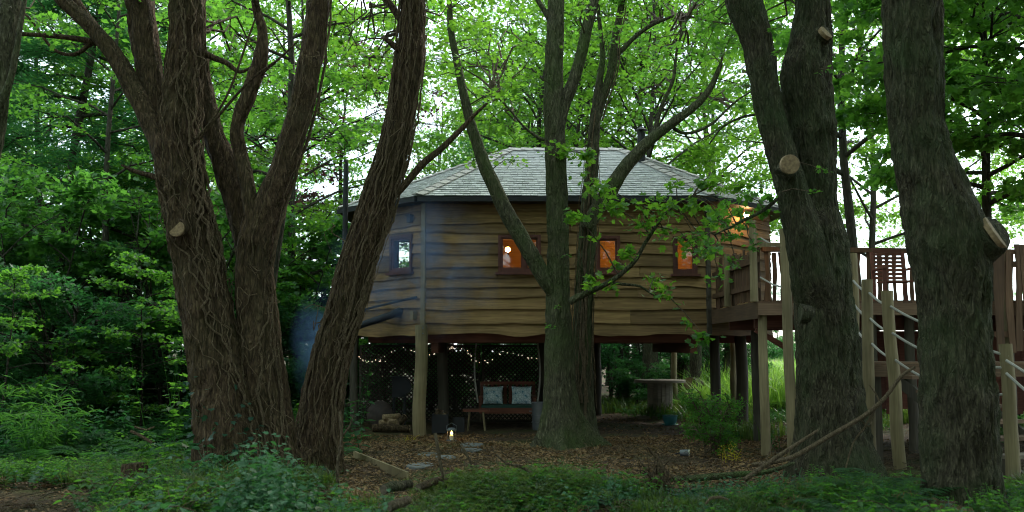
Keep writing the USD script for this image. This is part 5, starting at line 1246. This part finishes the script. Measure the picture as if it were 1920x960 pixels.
def scatter_stuff(name, label, cat, protos, n, region, seed, smin=.7, smax=1.3, keep=None):
    rng = np.random.default_rng(seed); pos = []
    while len(pos) < n:
        p = region(rng)
        if keep is None or keep(p, rng): pos.append([p[0], p[1], float(H(p[0], p[1])) - .01])
    return instancer(name, protos, (pos, rng.uniform(0, 6.28, n), rng.uniform(smin, smax, n), rng.integers(0, len(protos), n)), label=label, cat=cat)
def px_region(x0, x1, Y0, Y1):
    def f(rng):
        Y = math.sqrt(rng.uniform(Y0 ** 2, Y1 ** 2)); return (rng.uniform(x0, x1) - 960) * Y / F, Y
    return f
TRUNKS = [(P(430, 880, 12)[0], 12, .62), (P(500, 880, 12)[0], 12.1, .4), (P(600, 850, 13)[0], 13, .45), (P(1054, 825, 16.6)[0], 16.6, .55), (P(1562, 860, 12.5)[0], 12.5, .6), (P(1805, 960, 10)[0], 10, .55)]
def clear(p): return all(math.hypot(p[0] - x, p[1] - y) > r for x, y, r in TRUNKS)
def px_of(p): return p[0] * F / p[1] + 960
def front_edge(px):                                # how far back the green floor reaches, by direction
    return np.interp(px, [-400, 250, 380, 560, 640, 700, 800, 900, 1020, 1080, 1250, 1400, 1500, 1650, 2000, 2300], [15, 16, 13, 12.2, 10.6, 9.6, 9.6, 10.3, 10.9, 10.3, 9.9, 10.2, 11.2, 11.5, 11.5, 12])
def patchy(p, s, thr, seed): return meshkit.fbm(np.array([p[0] * s, p[1] * s, 0.0]), 3, seed) > thr
pathy = lambda p: px_of(p) < 215 and p[1] < 11.3
scatter_stuff('grass', 'soft grass and low blades over the front bank', 'grass', [('tuft_a', tuft_mesh(1, 46, .15), L_GRASS), ('tuft_b', tuft_mesh(2, 40, .20, .12, .005, .9), L_GRASS), ('tuft_c', tuft_mesh(3, 50, .11, .12), L_GRASS)], 1700, px_region(-250, 2250, 5.2, 13.5), 31,
              keep=lambda p, r: clear(p) and p[1] < front_edge(px_of(p)) and not pathy(p) and patchy(p, 1.0, .55, 2))
scatter_stuff('ground_cover', 'scrambling fine-leaved weeds over the mossy mound in front', 'weeds', [('weed_a', weed_mesh(4), L_GRASS), ('weed_b', weed_mesh(5), L_FERN), ('weed_c', weed_mesh(6, 12, .22), L_MID)], 1000, px_region(-250, 2250, 5.0, 13.2), 32,
              keep=lambda p, r: clear(p) and p[1] < front_edge(px_of(p)) and not pathy(p) and patchy(p, 1.3, .53, 9))
scatter_stuff('mound_weeds', 'pale olive tangled weeds standing on the mossy mound', 'weeds', [('weed_a', weed_mesh(24, 16, .30), L_GRASS), ('weed_b', weed_mesh(25, 16, .26), L_OLIVE), ('blades', tuft_mesh(26, 36, .30, .14, .005, .9), L_OLIVE)], 170, px_region(800, 1075, 8.2, 10.4), 39, .6, 1.0)
scatter_stuff('low_plants', 'small broad-leaved seedlings and ivy over the woodland floor', 'ground cover', [('ivy_patch', nettle_mesh(7, 8, .14, .06, LOBED), L_IVY), ('seedling', nettle_mesh(8, 5, .22, .07), L_NETTLE), ('seedling_b', nettle_mesh(9, 5, .2, .06, LOBED), L_MID)], 650, px_region(-300, 2250, 5.0, 15), 33,
              keep=lambda p, r: p[1] < front_edge(px_of(p)) + .3 and not pathy(p) and (patchy(p, .9, .5, 14) or px_of(p) < 560))
scatter_stuff('wood_floor_plants', 'green plants covering the shaded wood floor at left and under the trees', 'ground cover', [('fern_a', fern_mesh(10, 8, .55), L_FERN), ('leafy', nettle_mesh(11, 7, .4, .11, LOBED), L_MID), ('leafy_b', nettle_mesh(12, 7, .5, .10), L_TEAL)], 900, px_region(-400, 640, 13.5, 34), 34, .8, 1.6)
scatter_stuff('field_grass', 'tall bright grass and bracken in the open field behind the deck', 'grass', [('tuft', tuft_mesh(13, 70, .9, .35, .012, .7), L_FIELD), ('bracken', fern_mesh(14, 9, .9), L_FIELD)], 4200, lambda rng: (rng.uniform(3.5, 50), 24 + 26 * rng.uniform(0, 1) ** 1.3), 35,
              keep=lambda p, r: px_of(p) > 1290 and px_of(p) < 2500)
scatter_stuff('back_grass', 'sparse grass and weeds on the ground behind the house', 'grass', [('tuft', tuft_mesh(15, 40, .28, .2, .009), L_GRASS), ('weed', weed_mesh(16), L_FERN)], 900, px_region(1050, 2100, 17, 29), 36, .8, 1.5, keep=lambda p, r: p[1] > 23 + 2 * math.sin(p[0]) or (px_of(p) > 1330 and patchy(p, 1.0, .54, 5)))
# leaf litter and chippings
lr = np.random.default_rng(41)
def litter(n, reg, size, keep, thick=.012):
    pts = []
    while len(pts) < n:
        p = reg(lr)
        if keep(p, lr): pts.append([p[0], p[1], 0])
    pts = np.array(pts); pts[:, 2] = H(pts[:, 0], pts[:, 1]) + lr.uniform(.002, thick, n)
    return leaves(pts, size, lr, SIMPLE, .38)
obj('leaf_litter', cat_([litter(40000, px_region(600, 1560, 9.2, 18.6), .05, lambda p, r: patchy(p, .9, r.uniform(.28, .56), 6)), litter(7000, px_region(-250, 640, 7, 16), .05, lambda p, r: True), litter(14000, px_region(560, 2200, 5.5, 11), .05, lambda p, r: patchy(p, .9, .46, 12)), litter(5000, px_region(1050, 2100, 17, 27), .06, lambda p, r: True)]), L_LITTER, None, 'tan leaf litter and bark chippings over the clearing', 'stuff', cat='leaf litter')

def twig_mesh(seed):
    rng = np.random.default_rng(seed); out = []
    for k in range(7):
        a = rng.uniform(0, 6.28); L_ = rng.uniform(.12, .5); d = np.array([math.cos(a), math.sin(a), rng.uniform(-.05, .35)]); p = np.array([*rng.normal(0, .2, 2), .015])
        q = [p + d * L_ * u + rng.normal(0, .012, 3) * (u > 0) for u in np.linspace(0, 1, 4)]; out.append(tube(q, np.linspace(.006, .003, 4), 4))
    return cat_(out)
scatter_stuff('twig_litter', 'dead twigs and broken sticks strewn over the woodland floor', 'twigs', [('twigs_a', twig_mesh(17), VINE), ('twigs_b', twig_mesh(18), B_TWIG), ('twigs_c', twig_mesh(19), B_TWIG)], 420, px_region(-250, 2250, 5.5, 17), 37)
scatter_stuff('dead_plants', 'brown dead fern and grass patches between the green plants', 'dead plants', [('dead_tuft', tuft_mesh(20, 40, .16, .13, .006, 1.2), L_LITTER), ('dead_fern', fern_mesh(21, 7, .4, 12, .12, .35), L_DEAD)], 420, px_region(-250, 2250, 5.5, 12), 38, keep=lambda p, r: p[1] < front_edge(px_of(p)) and patchy(p, 1.1, .5, 44))
# single plants ------------------------------------------------------
FERNS = [(fern_mesh(51, 11, .62), L_FERN), (fern_mesh(52, 9, .8, 18, .2), L_FERN)]
def plant_thing(name, label, cat, px, Y, me, m, scale=1.0, rot=0.0, group=None, part='fronds', z=0.0):
    c = on_ground(px, Y); ca, sa = math.cos(rot), math.sin(rot); v = np.asarray(me[0]) * scale
    v = np.stack([v[:, 0] * ca - v[:, 1] * sa, v[:, 0] * sa + v[:, 1] * ca, v[:, 2]], -1) + c + [0, 0, z]
    t = thing(name, label, cat, c, group)
    obj(part, (v, me[1]), m, t, kind='stuff'); return t
pr_ = np.random.default_rng(60)
ORD = ['leftmost', 'second from the left', 'third from the left', 'fourth from the left', 'fifth from the left', 'sixth from the left', 'seventh from the left', 'eighth from the left', 'ninth from the left', 'tenth from the left', 'eleventh from the left', 'rightmost']
def nth(rows, k, n=None):
    o = sorted(range(len(rows)), key=lambda i: (rows[i][0], rows[i][1])).index(k)
    return ORD[-1] if o == len(rows) - 1 else ORD[o]
GF, GN = 'ferns in the right foreground', 'nettles at the foot of the left trunks'
FR = ((1560, 9.4, .75), (1620, 9.9, .9), (1660, 9.2, .85), (1700, 9.8, .7), (1510, 9.8, .6), (1600, 8.6, .7), (1500, 8.7, .6), (1700, 8.5, .7))
for k, (px, Y, s) in enumerate(FR):
    plant_thing('fern', 'green fern between the twin-stemmed and bent trunks, ' + nth(FR, k) + ' there', 'fern', px, Y, FERNS[k % 2][0], L_FERN, s * 1.0, k * 1.3, GF)
for k, (px, Y, s, lab) in enumerate(((150, 14.5, 1.15, 'fern spreading in front of the dark bush at left'), (225, 15.5, 1.1, 'bright fern beside the path at left'), (300, 14.6, 1.1, 'pale green fern nearest the left foot of the forked tree'), (60, 13.5, 1.0, 'fern at the left edge below the grassy shrub'), (290, 17.5, 1.3, 'fern in the lit patch left of the forked tree'), (260, 13.3, .9, 'low fern before the tangle of dead stems'))):
    plant_thing('fern', lab, 'fern', px, Y, FERNS[k % 2][0], L_FERN, s, k)
NR = ((505, 8.6, 1.0), (540, 8.2, 1.1), (470, 8.9, .85), (580, 8.0, .9), (610, 8.8, .8), (440, 8.3, .8), (525, 9.4, 1.1), (660, 7.6, .75), (700, 7.3, .8), (560, 7.2, .9), (640, 7.0, .7), (490, 7.5, .9))
for k, (px, Y, s) in enumerate(NR):
    plant_thing('nettle', 'bluish green nettle clump below the left trunks, ' + nth(NR, k) + ' of them', 'nettle', px, Y, nettle_mesh(70 + k, 7, .68, .125), L_NETTLE, s, k, GN, 'leafy_stems')
for k, (px, Y, s, lab) in enumerate(((1250, 8.4, .5, 'small green seedling right of the upturned root'), (1180, 7.8, .55, 'small seedling below the upturned root'), (1120, 8.8, .45, 'small seedling left of the upturned root'), (1330, 8.6, .5, 'small seedling below the fallen branch'), (1040, 7.6, .5, 'small seedling on the right slope of the mossy mound'), (1420, 8.3, .6, 'seedling near the foot of the fallen branch'))):
    plant_thing('seedling', lab, 'plant', px, Y, nettle_mesh(90 + k, 4, .4, .09, LOBED), L_NETTLE, s, k, None, 'leafy_stems')
# shrub before the posts
c = on_ground(1330, 14.9)
sh = grow(301, 1.0, .05, .36, 30, 7, 26, .055, SIMPLE, .02, .13, multi=6, elev=.9, droop=.1, prof=lambda t: .95 - .35 * t, spread=.9, flat=.7)
t = thing('laurel_shrub', 'dense glossy green shrub growing in the leaf litter before the posts', 'shrub', c)
sh = [(a * .76, b) for a, b in sh]
obj('stems', (cat_([sh[0], sh[1]])[0] + c, cat_([sh[0], sh[1]])[1]), B_TWIG, t, kind='stuff'); obj('foliage', (sh[2][0] + c, sh[2][1]), L_MID, t, kind='stuff')
plant_thing('yellow_plant', 'small yellowing plant on the litter right of the glossy shrub', 'plant', 1378, 14.2, nettle_mesh(120, 5, .26, .06, SIMPLE), L_YELLOW, 1.0, 0, None, 'leafy_stems')
plant_thing('yellow_plant', 'yellow-green sprig low between the two slim deck posts', 'plant', 1440, 15.8, nettle_mesh(121, 7, .5, .06, SIMPLE), L_FERN, 1.0, 0, None, 'leafy_stems')
plant_thing('yellow_flower', 'tiny yellow flower at the foot of the front corner post', 'flower', 787, 17.6, nettle_mesh(122, 3, .10, .035, SIMPLE), L_YELLOW, 1.0, 0, None, 'petals')
def bramble(seed, canes=5, L_=.9):
    rng = np.random.default_rng(seed); out, stems = [], []
    for k in range(canes):
        a = rng.uniform(0, 6.28); d = np.array([math.cos(a), math.sin(a), 0]); l = L_ * rng.uniform(.6, 1.2); u = np.linspace(0, 1, 9)[:, None]
        line = np.array([*rng.normal(0, .06, 2), 0]) + d * u * l * .8 + np.array([0, 0, 1]) * (l * .62 * (u * 2.0 - 1.75 * u ** 2)) + np.array([-d[1], d[0], 0]) * (u ** 2) * rng.normal(0, .15)
        stems.append(tube(line, np.linspace(.006, .0025, 9), 5))
        for i, q in enumerate(line[1:]):
            s = (-1) ** i; h_ = d * .4 + np.array([-d[1], d[0], 0]) * s
            for da in (-.8, 0, .8):
                hh = np.array([h_[0] * math.cos(da) - h_[1] * math.sin(da), h_[0] * math.sin(da) + h_[1] * math.cos(da), -.15])
                out.append(leaves([q + unit(h_) * .05 + hh * .01], .085, rng, HEART, .3, hh * 2.5))
    return cat_(stems), cat_(out)
for k, (px, Y, s, lab) in enumerate(((455, 8.0, 1.0, 'arching bramble in front of the forked tree, left of the nettles'), (700, 8.2, .8, 'bramble right of the nettles before the leaning trunk'), (620, 6.9, .8, 'bramble at the bottom edge below the leaning trunk'), (870, 7.4, .7, 'bramble at the bottom edge below the mossy mound'), (985, 7.2, .75, 'bramble at the bottom edge right of the upright stick'), (1110, 7.6, .8, 'bramble in the lower middle between mound and upturned root'), (1240, 7.2, .8, 'bramble at the bottom edge below the upturned root'), (1370, 7.5, .85, 'bramble at the bottom edge below the fallen branches'), (1480, 7.4, .9, 'bramble left of the right foreground ferns'), (1690, 8.3, .95, 'bramble at the foot of the bent trunk'), (330, 8.8, .9, 'bramble at lower left beside the bare path'), (230, 9.8, .8, 'low bramble behind the bare path at left'), (380, 11.0, .9, 'bramble at the left foot of the forked tree'))):
    c = on_ground(px, Y); st_, lf_ = bramble(140 + k, 6, .95 * s)
    t = thing('bramble', lab, 'bramble', c)
    obj('canes', (st_[0] + c, st_[1]), B_TWIG, t, kind='stuff'); obj('leaves', (lf_[0] + c, lf_[1]), L_MID if k % 2 else L_NETTLE, t, kind='stuff', label=None)
# grassy shrub at left edge, thin-leaved
def bamboo(seed, n=26, h=1.25):
    rng = np.random.default_rng(seed); out = []
    for k in range(n):
        a = rng.uniform(0, 6.28); d = np.array([math.cos(a), math.sin(a), 0]); hh = h * rng.uniform(.6, 1.1); u = np.linspace(0, 1, 7)[:, None]
        line = np.array([*rng.normal(0, .12, 2), 0]) + np.array([0, 0, hh]) * (u * 1.25 - .35 * u ** 3) + d * (u ** 2) * hh * .55
        out.append(tube(line, np.linspace(.006, .002, 7), 4, False))
        for q in np.repeat(line[2:], 3, 0): out.append(leaves([q + rng.normal(0, .03, 3)], .20, rng, NARROW, .5, np.array([*rng.normal(0, 1, 2), -.7]) + d))
    return cat_(out)
plant_thing('grassy_shrub', 'shrub with long narrow drooping leaves at the left edge', 'shrub', 70, 13.6, bamboo(130), L_HAZEL, .95, 0, None, 'foliage')
plant_thing('grassy_shrub', 'smaller narrow-leaved shrub leaning over the path at left', 'shrub', 120, 14.4, bamboo(131, 16, .9), L_HAZEL, .9, 0, None, 'foliage')
plant_thing('leafy_twig_plant', 'young plant with pale leaves before the left end of the trellis', 'plant', 668, 17.8, nettle_mesh(132, 5, 1.5, .13, SIMPLE), L_FERN, 1.0, 0, None, 'leafy_stems')
plant_thing('leafy_twig_plant', 'thin young plant with dark stems just left of the forked trunk', 'plant', 318, 13.2, nettle_mesh(133, 6, 1.9, .12, LOBED), L_MID, 1.0, 0, None, 'leafy_stems')
# ivy at the foot of the forked tree and on the swing rope
iv = np.random.default_rng(61); ip = []
c, r, a, b = a1
for k in range(420):
    i = iv.integers(0, int(len(c) * .16)); th = iv.uniform(-2.9, -.3)
    if iv.uniform() > math.exp(-i / (len(c) * .07)): continue
    ip.append(c[i] + (r[i] + .05) * (math.cos(th) * a[i] + math.sin(th) * b[i]))
obj('ivy', leaves(ip, .085, iv, LOBED, .5, np.array([0, -.8, -.8])), L_IVY, None, 'dark ivy leaves creeping up the foot of the forked tree', None, cat='ivy')
ip = [P(893, 652 + 46 * iv.uniform(0, 1) ** 1.4, 20.2) + iv.normal(0, .035, 3) for k in range(130)]
obj('ivy', leaves(ip, .045, iv, LOBED, .9), L_MID, None, 'green ivy hanging down the left rope of the swing bench', None, cat='ivy')

# ------------------------------------------------------------------ fallen wood
def stick(name, label, rows, Y, m=B_TWIG, side=(), seed=0, cat='branch'):
    pts = px_path(rows, Y); base = min(pts, key=lambda p: p[2])
    t = thing(name, label, cat, base[:3])
    s = spline(pts, .08); obj('stem', tube(s[:, :3], s[:, 3], 7), m, t, smooth=True)
    for r_ in side:
        s = spline(px_path(r_, Y), .06); obj('twig', tube(s[:, :3], s[:, 3], 5), m, t, smooth=True)
    return t
stick('fallen_branch', 'long thin dead branch curving up from the ferns to the rope posts', [(1410, 872, 8), (1470, 862, 9), (1500, 850, 9), (1560, 815, 9), (1620, 780, 9), (1660, 745, 8), (1690, 705, 7), (1716, 688, 5)], 11.0, VINE, side=[[(1640, 765, 5), (1622, 800, 4), (1600, 830, 3), (1585, 880, 3)], [(1612, 785, 4), (1630, 800, 3), (1640, 770, 2)], [(1650, 755, 4), (1642, 738, 3), (1630, 722, 2)]])
stick('fallen_branch', 'straight pale dead branch slanting up in front of the slim deck posts', [(1396, 900, 10), (1440, 868, 9), (1480, 842, 8), (1510, 822, 6), (1534, 806, 4)], 10.4, VINE, side=[[(1430, 876, 4), (1442, 850, 3), (1450, 825, 2)]])
stick('fallen_branch', 'mossy branch lying level across the litter right of the upturned root', [(1225, 905, 14, .4), (1300, 897, 13, .3), (1380, 890, 12, .1), (1440, 884, 9), (1490, 868, 6)], 11.4, B_GREEN)
stick('upright_stick', 'bare grey stick standing in the mossy mound left of centre', [(816, 812, 6), (822, 845, 7), (828, 880, 7), (836, 905, 8), (848, 928, 8), (862, 950, 9)], 9.6, B_TWIG)
stick('upright_stick', 'short broken stick on the mossy mound right of the stepping stones', [(864, 834, 6), (874, 850, 5), (882, 864, 5), (886, 885, 5)], 10.3, B_TWIG)
stick('bare_twig', 'arching twig over the right slope of the mossy mound', [(930, 852, 4), (950, 870, 4), (975, 874, 6), (995, 885, 5), (1012, 905, 4), (1030, 930, 3)], 9.6)
stick('bare_twig', 'bent pale twig low in the right foreground', [(1323, 945, 5), (1332, 934, 6), (1350, 932, 6), (1366, 937, 3)], 8.3, VINE)
stick('bare_twig', 'thin twig standing before the foot of the leaning trunk', [(638, 935, 6), (632, 880, 6), (640, 820, 5), (636, 772, 4)], 10.6, side=[[(640, 820, 4), (655, 800, 3), (662, 780, 2)]])
stick('bare_twig', 'pair of pale dead stems in the undergrowth left of the forked trunk', [(245, 808, 5), (262, 816, 6), (285, 830, 6)], 11.5, VINE, side=[[(252, 800, 4), (275, 806, 4), (290, 800, 3)]])
log('log', 'weathered short log end in the front bank left of the upright stick', P(720, 918, 9.0), P(768, 908, 9.3), .045, 61, 'log', B_GREY)
log('log', 'dark fallen log leading into the mossy mound', P(784, 915, 9.2), P(838, 893, 9.9), .035, 62, 'log', B_BROWN)
log('log', 'pale rotten log end at the bottom edge left of the mossy mound', P(728, 952, 8.4), P(764, 938, 8.7), .04, 63, 'log', B_TWIG)
# upturned root: a knot of tangled roots
c = on_ground(1232, 10.2)
rt = thing('upturned_root', 'dark tangled upturned root in the right foreground', 'root', c)
m = trimesh.creation.icosphere(4, .14); v = m.vertices.copy()
v *= (1 + .9 * (meshkit.fbm(v * 14, 3, 4)[:, None] - .5)) * [1.0, .9, 1.5]
obj('root_ball', (v + c + [0, 0, .13], m.faces), B_BROWN, rt, smooth=True)
rr_ = np.random.default_rng(66)
for k in range(26):
    d = unit(rr_.normal(0, 1, 3) * [1, .7, 1] + [0, 0, .45]); p = c + [0, 0, .16] + d * .1; pts = [[*p, .012]]
    for q in range(4): d = unit(d + rr_.normal(0, .45, 3)); p = p + d * rr_.uniform(.05, .11); pts.append([*p, .009 - .002 * q])
    s = spline(pts, .04); obj('rootlet', tube(s[:, :3], s[:, 3], 5), B_BROWN, rt, smooth=True)
s = spline(px_path([(1236, 905, 12), (1240, 880, 11), (1235, 862, 8), (1222, 848, 5), (1214, 838, 3)], 10.2), .05); obj('root_stem', tube(s[:, :3], s[:, 3], 6), B_BROWN, rt, smooth=True)
# stump mound of roots and dead stems between the left trunks
c = on_ground(262, 11.2)
st = thing('rotten_stump', 'low reddish rotten stump in the undergrowth left of the forked trunk', 'stump', c)
obj('wood', bark_tube([[*(c + [0, 0, -.1]), .17], [*(c + [.01, 0, .12]), .14], [*(c + [.0, 0, .28]), .11]], .03, 30, .03, 9)[0], B_BROWN, st, smooth=True)

# ------------------------------------------------------------------ smoke
def smoke(label, c, rad, dens, seed, rot=0.0):
    m = trimesh.creation.icosphere(3, 1.0); v = m.vertices.copy(); v *= 1 + .35 * (meshkit.fbm(v * 1.6 + seed, 3, seed)[:, None] - .5)
    R = trimesh.transformations.rotation_matrix(rot, [0, 1, 0])[:3, :3]
    inv = 1 / np.asarray(rad)
    nm = f'smoke_look_{seed}'
    md = mat(nm, {'g': ('geometry', {}), 'sb': ('vector_math', {'math_type': 'subtract', 'vector2': tuple(c)}), 'ro': ('vector_rotate', {'rotate_type': 'y_axis', 'angle': rot}), 'ml': ('vector_math', {'math_type': 'multiply', 'vector2': tuple(inv)}),
        'ln': ('vector_math', {'math_type': 'length'}), 'fa': ('map_range', {'range_type': 'smoothstep', 'from_min': .15, 'from_max': .95, 'to_min': 1.0, 'to_max': 0.0}),
        'n': ('noise_texture', {'scale': 2.2, 'detail': 3.0, 'distortion': .6}), 'nr': ('map_range', {'from_min': .38, 'from_max': .68, 'to_min': .0, 'to_max': 1.6}),
        'd': ('math', {'math_type': 'multiply'}), 'd2': ('math', {'math_type': 'multiply', 'value2': dens}),
        'v': ('principled_volume', {'color': (.33, .57, .94), 'anisotropy': .2})},
        [('g.position', 'sb.vector1'), ('sb.vector', 'ro.vector'), ('ro.vector', 'ml.vector1'), ('ml.vector', 'ln.vector1'), ('ln.value', 'fa.value'), ('g.position', 'n.vector'), ('n.fac', 'nr.value'),
         ('fa.result', 'd.value1'), ('nr.result', 'd.value2'), ('d.value', 'd2.value1'), ('d2.value', 'v.density')], surface=None, volume='v.volume')
    obj('smoke', ((v * rad) @ R.T + c, m.faces), md, None, label, 'stuff', cat='smoke')
smoke('blue wood smoke hanging between the forked tree and the leaning trunk', P(600, 650, 17.6), (.62, .6, 1.25), 1.1, 1)
smoke('thin blue smoke drifting across the left wall of the treehouse', P(785, 510, 17.95), (2.0, .6, 1.55), .75, 2)
